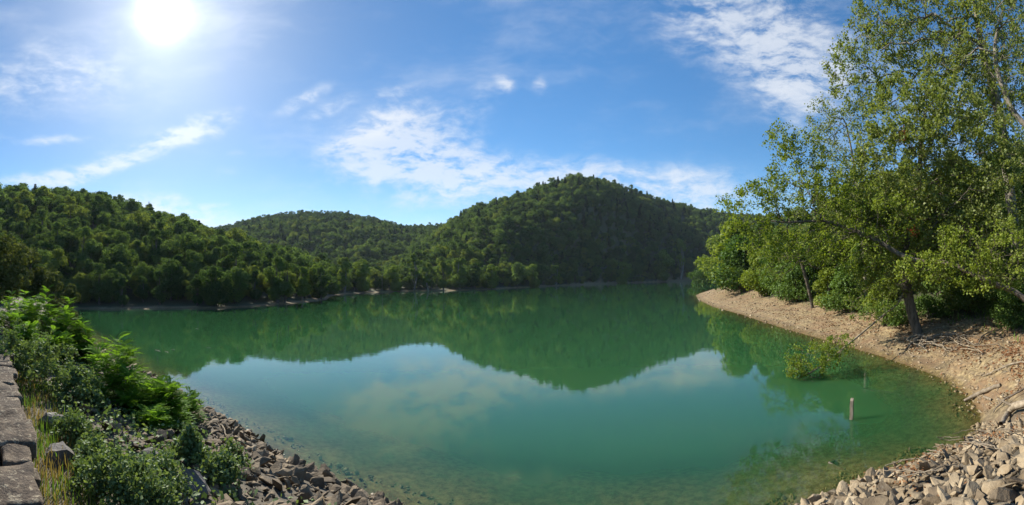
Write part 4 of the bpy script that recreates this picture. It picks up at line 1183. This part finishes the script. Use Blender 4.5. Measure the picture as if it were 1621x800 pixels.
# ------------------------------------------------------------------ pinnate-leaved saplings
def frond_arrays(L, n, seed, droop=0.35):
    rs = np.random.default_rng(seed); V, q = [], []
    def rach(t): return np.array([0, L*t*(1-.12*t), 0.10*L*t-droop*L*t*t])
    for k in range(n):
        t0 = 0.16+0.84*k/n; c = rach(t0); tg = unit((rach(min(1, t0+.05))-c)[None])[0]
        ll = L*0.25*math.sin(0.5+2.1*k/n)*rs.uniform(.9, 1.1); ww = ll*0.19
        for sx in (-1, 1):
            d = unit((np.array([sx*1.0, 0.42, rs.uniform(-.28, .05)]))[None])[0]; sd = unit(np.cross(d, [0, 0, 1.0])[None])[0]
            b = len(V); V += [c, c+d*ll*.45+sd*ww+[0, 0, .06*ll], c+d*ll, c+d*ll*.45-sd*ww+[0, 0, .06*ll]]; q.append([b, b+1, b+2, b+3])
    c = rach(.97); b = len(V); ll = L*.2; V += [c, c+np.array([ll*.2, ll*.5, -.1*ll]), c+np.array([0, ll, -.3*ll]), c+np.array([-ll*.2, ll*.5, -.1*ll])]; q.append([b, b+1, b+2, b+3])
    w = L*.008
    for k in range(4):
        a, c2 = rach(k/4), rach((k+1)/4); b = len(V); V += [a+[w, 0, 0], c2+[w*.7, 0, 0], c2-[w*.7, 0, 0], a-[w, 0, 0]]; q.append([b, b+1, b+2, b+3])
    return np.array(V), np.array(q)
FR_A = [frond_arrays(1.0, 9+k % 2, 400+k, 0.25+0.12*(k % 3)) for k in range(6)]
def tri(q): return np.concatenate([q[:, [0, 1, 2]], q[:, [0, 2, 3]]])
FR_M = [mesh_np('leaf', V, q, M['robinia']) for V, q in FR_A]
def sapling(px, row_base, row_top, r, label, nf, seed, single, size=0.36, spread=0.3, stems=3):
    rs = np.random.default_rng(seed)
    d = ray(px, row_base); k = r/math.hypot(d.x, d.y); x, y = d.x*k, d.y*k; z = tz(x, y)
    top = at_r(px, row_top, r).z; H = max(0.4, top-z)
    t = thing('sapling', label, 'sapling', (x, y, z))
    tubes, sites = [], []; nf = int(nf*1.7)
    for s_ in range(stems):
        a = rs.uniform(0, 6.28); h = H*(1.0 if s_ == 0 else rs.uniform(.55, .9)); sp = spread*rs.uniform(.3, 1.2)*(0.25 if s_ == 0 else 1)*H
        path = np.array([[math.cos(a)*sp*t_**1.2*1.0+.03*math.sin(5*t_+s_), math.sin(a)*sp*t_**1.2+.03*math.cos(4*t_), h*t_*.97-.1*(1-t_)] for t_ in np.linspace(0, 1, 9)])
        tubes.append((path, np.linspace(.016, .004, 9)*(H/1.8)))
        for f in range(nf):
            u = rs.uniform(.03, 1)**.8; i = int(u*7.99); p = path[i]*(1-(u*8-i))+path[min(8, i+1)]*(u*8-i)
            sites.append((p, f*2.4+rs.uniform(-.4, .4), u))
        for b in range(3):
            u = rs.uniform(.3, .75); p = path[int(u*8)]; a2 = rs.uniform(0, 6.28); L = H*.22
            e = p+np.array([math.cos(a2)*L, math.sin(a2)*L, L*.9]); tubes.append(([p, (p+e)/2-[0, 0, .02], e], [.007, .005, .003]))
            for f in range(max(2, nf//5)): tt = rs.uniform(.3, 1); sites.append((p*(1-tt)+e*tt, rs.uniform(0, 6.28), .8))
    link('stem', tubes_mesh('sapling_stem', tubes, M['bark'], 5), t)
    Vs, Fs, off = [], [], 0
    for (p, a, u) in sites:
        k = int(rs.integers(0, 6)); L = size*rs.uniform(.7, 1.2)*(1.1-.35*u); pit = rs.uniform(-.1, .5)+.5*u*u
        e = (pit, rs.uniform(-.3, .3), a)
        if single: link('leaf', FR_M[k], t, p, e, L)
        else:
            V, q = FR_A[k]; Rm = rot_mats(np.array([e]))[0]; W = V@Rm.T*L+p; Vs.append(W); Fs.append(q+off); off += len(V)
    if not single: link('foliage', mesh_np('sapling_foliage', np.concatenate(Vs), np.concatenate(Fs), M['robinia']), t)
    return t
sapling(186, 690, 531, 8.2, 'tallest thin sapling with feathery leaves, its tip standing against the water', 26, 501, True, 0.46, .36, 5)
sapling(268, 745, 603, 7.8, 'bushy bright-leaved sapling nearest the water among the brown stones', 26, 502, True, 0.47, .55, 6)
sapling(303, 700, 622, 8.6, 'small sapling leaning out over the waterline beyond the bushy one', 16, 503, True, 0.38, .45, 3)
sapling(225, 700, 612, 8.6, 'leafy sapling between the tallest thin one and the bushy one', 20, 504, True, 0.46, .5, 5)
sapling(150, 720, 622, 7.6, 'low leafy sapling in front of the tallest thin one', 20, 505, True, 0.38, .45, 4)
sapling(245, 770, 675, 7.0, 'low lime-green sapling in front of the bushy one, above the large dark boulder', 18, 506, True, .4, .6, 4)
sapling(208, 735, 650, 7.6, 'short leafy sapling below the one between the thin and the bushy ones', 18, 507, True, .42, .5, 4)
for k, (px, rb, rt, r, nf, lab) in enumerate([(14, 560, 462, 12.5, 34, 'feathery-leaved bush at the left frame edge'), (46, 565, 460, 13.5, 38, 'feathery bush, second from the left edge'), (72, 560, 455, 12.5, 40, 'tallest and brightest of the feathery bushes on the left'),
     (100, 560, 490, 12.0, 36, 'rounded feathery bush right of the tallest one'), (124, 565, 500, 12.0, 34, 'feathery bush overhanging the lake, rightmost of the left thicket'), (142, 575, 530, 11.5, 22, 'low yellowish feathery bush at the lake end of the thicket'),
     (30, 575, 500, 10.5, 34, 'darker feathery bush in front of the thicket at the left edge'), (88, 575, 520, 10.8, 30, 'feathery bush in front of the tallest one')]):
    sapling(px, rb, rt, r, lab, nf, 520+k, False, 0.42, .42, 6)

# small-leaved bushes on the bank
def small_bush(px, row, wpx, hpx, label, seed, mat='bramble', n=3800, leaf=0.05, rmin=1.6, r=None):
    rs = np.random.default_rng(seed)
    if r is None: p = hit(px, row, rmin); r = math.hypot(p.x, p.y)
    else:
        d = ray(px, row); k = r/math.hypot(d.x, d.y); p = Vector((d.x*k, d.y*k, tz(d.x*k, d.y*k)))
    R_ = wpx/2/F*r; H = hpx/F*r
    A = np.stack([rs.normal(0, .45, 130)*R_, rs.normal(0, .45, 130)*R_, H*rs.uniform(.25, 1, 130)*(1-.0*rs.uniform(0, 1, 130))], 1)
    rr = np.hypot(A[:, 0], A[:, 1])/R_; A[:, 2] *= np.clip(1.15-0.45*rr, .35, 1.1)*np.where(rs.uniform(size=130) < .12, rs.uniform(1.2, 1.7, 130), 1)
    N, par, rad, acc = grow([(0, 0, -.05), (0.01, 0, H*.1), (0, 0.01, H*.25)], A, seed, 0.09, 0.0022, 0.012, 0.05, .2, 2.2)
    t = thing('bush', label, 'bush', (p.x, p.y, p.z-.02))
    link('stem', skel_mesh('bush_stems', N, par, rad, acc, M['bark'], 4), t)
    n = int(n*.72); leaf = leaf*1.15; i = np.where(acc < 6)[0]; wt = rs.gamma(.6, 1, len(i))+.02; idx = rs.choice(i, n, p=wt/wt.sum()); P = N[idx]+rs.normal(size=(n, 3))*0.045
    P[:, 2] = np.maximum(P[:, 2], .02)
    link('foliage', leaves_mesh('bush_leaves', P, leaf, M[mat], .4, 1.45, .1, rs), t)
small_bush(190, 800, 140, 80, 'pale small-leaved bush at the bottom edge in front of the saplings', 601, n=7000, leaf=.038)
small_bush(238, 830, 90, 70, 'low pale bush cut by the bottom edge, right of the larger pale one', 602, n=3500, leaf=.035)
small_bush(62, 610, 130, 75, 'low dense small-leaved bush beside the parapet under the feathery thicket', 603, n=7000, leaf=.055)
small_bush(122, 640, 90, 52, 'greyish small-leaved bush between thicket and saplings', 604, n=6500, leaf=.055)
small_bush(348, 770, 66, 44, 'low sprawling plant on the brown stones, right of the bushes', 607, 'bramble', 2600, .05)
small_bush(372, 738, 40, 26, 'small tuft of leaves among the brown stones', 608, 'bramble', 1100, .05)
small_bush(14, 600, 110, 85, 'small-leaved bush at the left frame edge over the parapet', 609, n=4500, leaf=.055, r=8)
small_bush(150, 745, 64, 44, 'green small-leaved bush beside the dark boulders next to the parapet grass', 610, n=4500, leaf=.045)
small_bush(120, 700, 60, 42, 'little leafy bush just above the lichen-spotted boulder', 611, n=2600, leaf=.045)
small_bush(255, 790, 90, 60, 'green bush in front of the largest dark boulder', 612, n=3600, leaf=.042)
small_bush(300, 735, 60, 45, 'low leafy bush on the lake side of the bushy sapling', 614, n=2800, leaf=.055)
# ivy-like undergrowth covering the dam slope between the bushes
def undergrowth():
    rs = np.random.default_rng(620); n = 26000
    x = -rs.uniform(2.2, 30, n); y = dam_axis(x)+rs.uniform(.7, 5.5, n); z, d = terrain(x, y)
    m = np.sin(x*1.3+y*.7)+np.sin(y*2.1-x*.4)+rs.normal(size=n)*.5
    k = (d > 2.6+0.4*m) & (m > -0.3) & (y < 12-.28*x)
    P = np.stack([x, y, z+rs.uniform(0, .28, n)**1.2*(1+.4*m)], 1)[k]
    link('undergrowth', leaves_mesh('undergrowth', P, .07, M['bramble'], .5, 1.4, 0, rs), kind='stuff', label='low leafy undergrowth spread over the dam slope on the left')
undergrowth()
# olive-green trees on the left abutment
for px, row, r, k, lab in [(8, 372, 44, 2, 'olive-green tree at the left frame edge above the thicket'), (52, 392, 46, 0, 'olive-green tree second from the left edge'), (84, 430, 44, 3, 'lower olive tree behind the feathery thicket'), (112, 448, 43, 3, 'rounded olive bushy tree bending over the lake'), (-30, 380, 42, 1, 'olive tree cut by the left frame edge')]:
    d = ray(px, row); kk = r/math.hypot(d.x, d.y); x, y = d.x*kk, d.y*kk; z = tz(x, y); H = at_r(px, row, r).z-z
    cr, tr = PR['near'][k]; c2 = cr.copy(); c2.materials.clear(); c2.materials.append(M['olive'])
    put_tree((c2, tr), (x, y, z-.1), H/HT['near'][k], random.uniform(0, 6), lab, None)

# ------------------------------------------------------------------ wood in and by the water
def box_mesh(name, sx, sy, sz, mat, bev=0.01):
    bm = bmesh.new(); bmesh.ops.create_cube(bm, size=1, matrix=Matrix.Diagonal((sx, sy, sz, 1)))
    bmesh.ops.bevel(bm, geom=bm.edges, offset=bev, segments=1, affect='EDGES')
    me = bpy.data.meshes.new(name); bm.to_mesh(me); bm.free(); me.materials.append(mat); return me
p = at_z(1348, 664, 0); r = math.hypot(p.x, p.y); top = at_r(1349, 631, r).z
bm = bmesh.new()
bmesh.ops.create_cube(bm, size=1, matrix=Matrix.Translation((0, 0, (top-1.6)/2)) @ Matrix.Diagonal((0.12, 0.10, top+1.6, 1)))
for v in bm.verts:
    if v.co.z > top-.1 and v.co.x < 0: v.co.z -= .07
bmesh.ops.subdivide_edges(bm, edges=[e for e in bm.edges if abs(e.verts[0].co.z-e.verts[1].co.z) > 1], cuts=10)
for v in bm.verts: v.co.x += .006*math.sin(v.co.z*23); v.co.y += .006*math.cos(v.co.z*17)
bmesh.ops.bevel(bm, geom=bm.edges, offset=.008, segments=1, affect='EDGES')
me = bpy.data.meshes.new('post'); bm.to_mesh(me); bm.free(); me.materials.append(M['post'])
link('wooden_post', me, None, (p.x, p.y, 0), (0.03, 0.02, 0.5), None, None, 'weathered wooden post standing upright out of the green water', 'post')
p = at_z(1326, 738, -0.12); c = thing('crate', 'sunken open wooden crate just under the surface near the stones', 'crate', (p.x, p.y, -0.22), None, (0.25, 0.3, 0.4))
for (x, y, z, sx, sy, sz) in [(0, .2, 0, .46, .03, .28), (0, -.2, 0, .46, .03, .28), (.22, 0, 0, .03, .37, .28), (-.22, 0, 0, .03, .37, .28), (0, 0, -.13, .4, .37, .02)]:
    link('board', box_mesh('crate_board', sx, sy, sz, M['post'], .004), c, (x, y, z))
def log(name, cat, label, pts, rad, mat='deadwood', seed=0, lift=0.0, wob=.01, branches=()):
    rs = np.random.default_rng(seed); P = []
    for q in pts:
        h = hit(*q[:2]); P.append(np.array([h.x, h.y, h.z+lift+(q[2] if len(q) > 2 else 0)]))
    o = P[0].copy(); Q, rr = skel_tube([a-o for a in P], rad, wob, None, rs)
    tb = [(Q, rr)]
    for (i, v, rb) in branches: b = Q[i]; tb.append(([b, b+np.array(v)*.5, b+np.array(v)+[0, 0, .03]], [rb, rb*.8, rb*.4]))
    me = tubes_mesh(name, tb, M[mat], 8)
    link(name, me, None, o, None, None, None, label, cat)
log('log', 'log', 'pale grey log pointing from the bank toward the water', [(1526, 636, .02), (1545, 630, .08), (1565, 622, .1), (1584, 614, .08)], [.04, .075, .08, .07], seed=1, branches=[(6, (.3, .1, -.02), .03)])
log('log', 'log', 'short stub of pale wood lying just below the pale log', [(1558, 631, .04), (1570, 636, .04)], [.05, .045], seed=2)
log('driftwood', 'driftwood', 'thick grey forked driftwood at the right edge above the pale stones', [(1584, 680, .1), (1596, 664, .16), (1610, 655, .18), (1640, 645, .15)], [.05, .08, .1, .11], seed=3, wob=.015, branches=[(5, (-.3, -.35, -.1), .05), (9, (.1, .5, .1), .04)])
log('driftwood', 'driftwood', 'thin curved branch on the brown slope above the pale log', [(1555, 600, .05), (1580, 590, .08), (1605, 579, .08), (1630, 576, .05)], [.02, .035, .04, .04], seed=4, branches=[(7, (.2, .3, .1), .02)])
log('driftwood', 'driftwood', 'dark crooked branch lying behind the root tangle', [(1548, 548, .05), (1556, 536, .12), (1572, 527, .1)], [.03, .045, .02], 'bark', 5)
log('driftwood', 'driftwood', 'dark brushy branch above the forked driftwood', [(1572, 660, .1), (1590, 645, .2), (1625, 622, .15)], [.02, .03, .03], 'bark', 6, branches=[(4, (.2, .2, .2), .015), (6, (-.1, .3, .2), .012), (8, (.2, -.2, .25), .012)])
rs = np.random.default_rng(700)
for k in range(16):
    px = rs.uniform(1360, 1615); py = rs.uniform(max(690, 775-(px-1350)*.5), 790)
    a = rs.uniform(-.6, .5); L = rs.uniform(14, 42)
    log('twig', 'twig', 'thin dry twig lying on the pale limestone blocks', [(px-L*math.cos(a), py+L*math.sin(a)*.5, .2), (px, py, .22), (px+L*math.cos(a), py-L*math.sin(a)*.5, .2)], [.009, .012, .006], seed=701+k, wob=.008)
    bpy.context.scene.objects[-1]['group'] = 'dry twigs on the limestone blocks'
# driftwood twig sprawled on the brown stones at the left
log('driftwood', 'driftwood', 'bleached stick lying on the brown stones near the left waterline', [(350, 683, .15), (354, 692, .2), (358, 703, .15)], [.015, .02, .012], seed=40)
# floating bits on the water
rs = np.random.default_rng(710)
for k, (px, py, L, lab) in enumerate([(250, 556, .9, 'longer piece of floating driftwood on the green water at the left'), (264, 558, .7, 'second floating stick just right of the longer piece'), (274, 554, .35, 'shortest floating stick of the three'), (312, 521, .6, 'single dark piece of wood floating farther out at the left'), (330, 551, .4, 'tiny floating twig far right of the other floating sticks')]):
    p = at_z(px, py, 0)
    me = tubes_mesh('floating_wood', [([(-L/2, 0, 0), (0, .05*L, .015), (L/2, -.03*L, .01)], [.02, .035, .015]), ([(0, 0, .01), (.1*L, .15*L, .08)], [.015, .006])], M['deadwood'], 6)
    link('driftwood', me, None, (p.x, p.y, .005), (0, 0, rs.uniform(-.4, .4)), None, None, lab, 'driftwood')


# ------------------------------------------------------------------ the air over the lake
def build_air():
    bm = bmesh.new(); bmesh.ops.create_cube(bm, size=1)
    me = bpy.data.meshes.new('haze'); bm.to_mesh(me); bm.free()
    m = bpy.data.materials.new('haze'); m.use_nodes = True; m.node_tree.nodes.clear(); g = NT(m.node_tree)
    out = g.new('ShaderNodeOutputMaterial'); v = g.new('ShaderNodeVolumePrincipled')
    v.inputs['Color'].default_value = c4(0.72, 0.86, 1.0); v.inputs['Density'].default_value = 0.00007; v.inputs['Anisotropy'].default_value = 0.2
    g.l.new(v.outputs[0], out.inputs['Volume']); me.materials.append(m)
    o = link('haze', me, kind='stuff', label='faint bluish haze hanging in the air over the lake and hills')
    o.scale = (9400, 9400, 190); o.location = (0, 0, 190/2-7)
build_air()
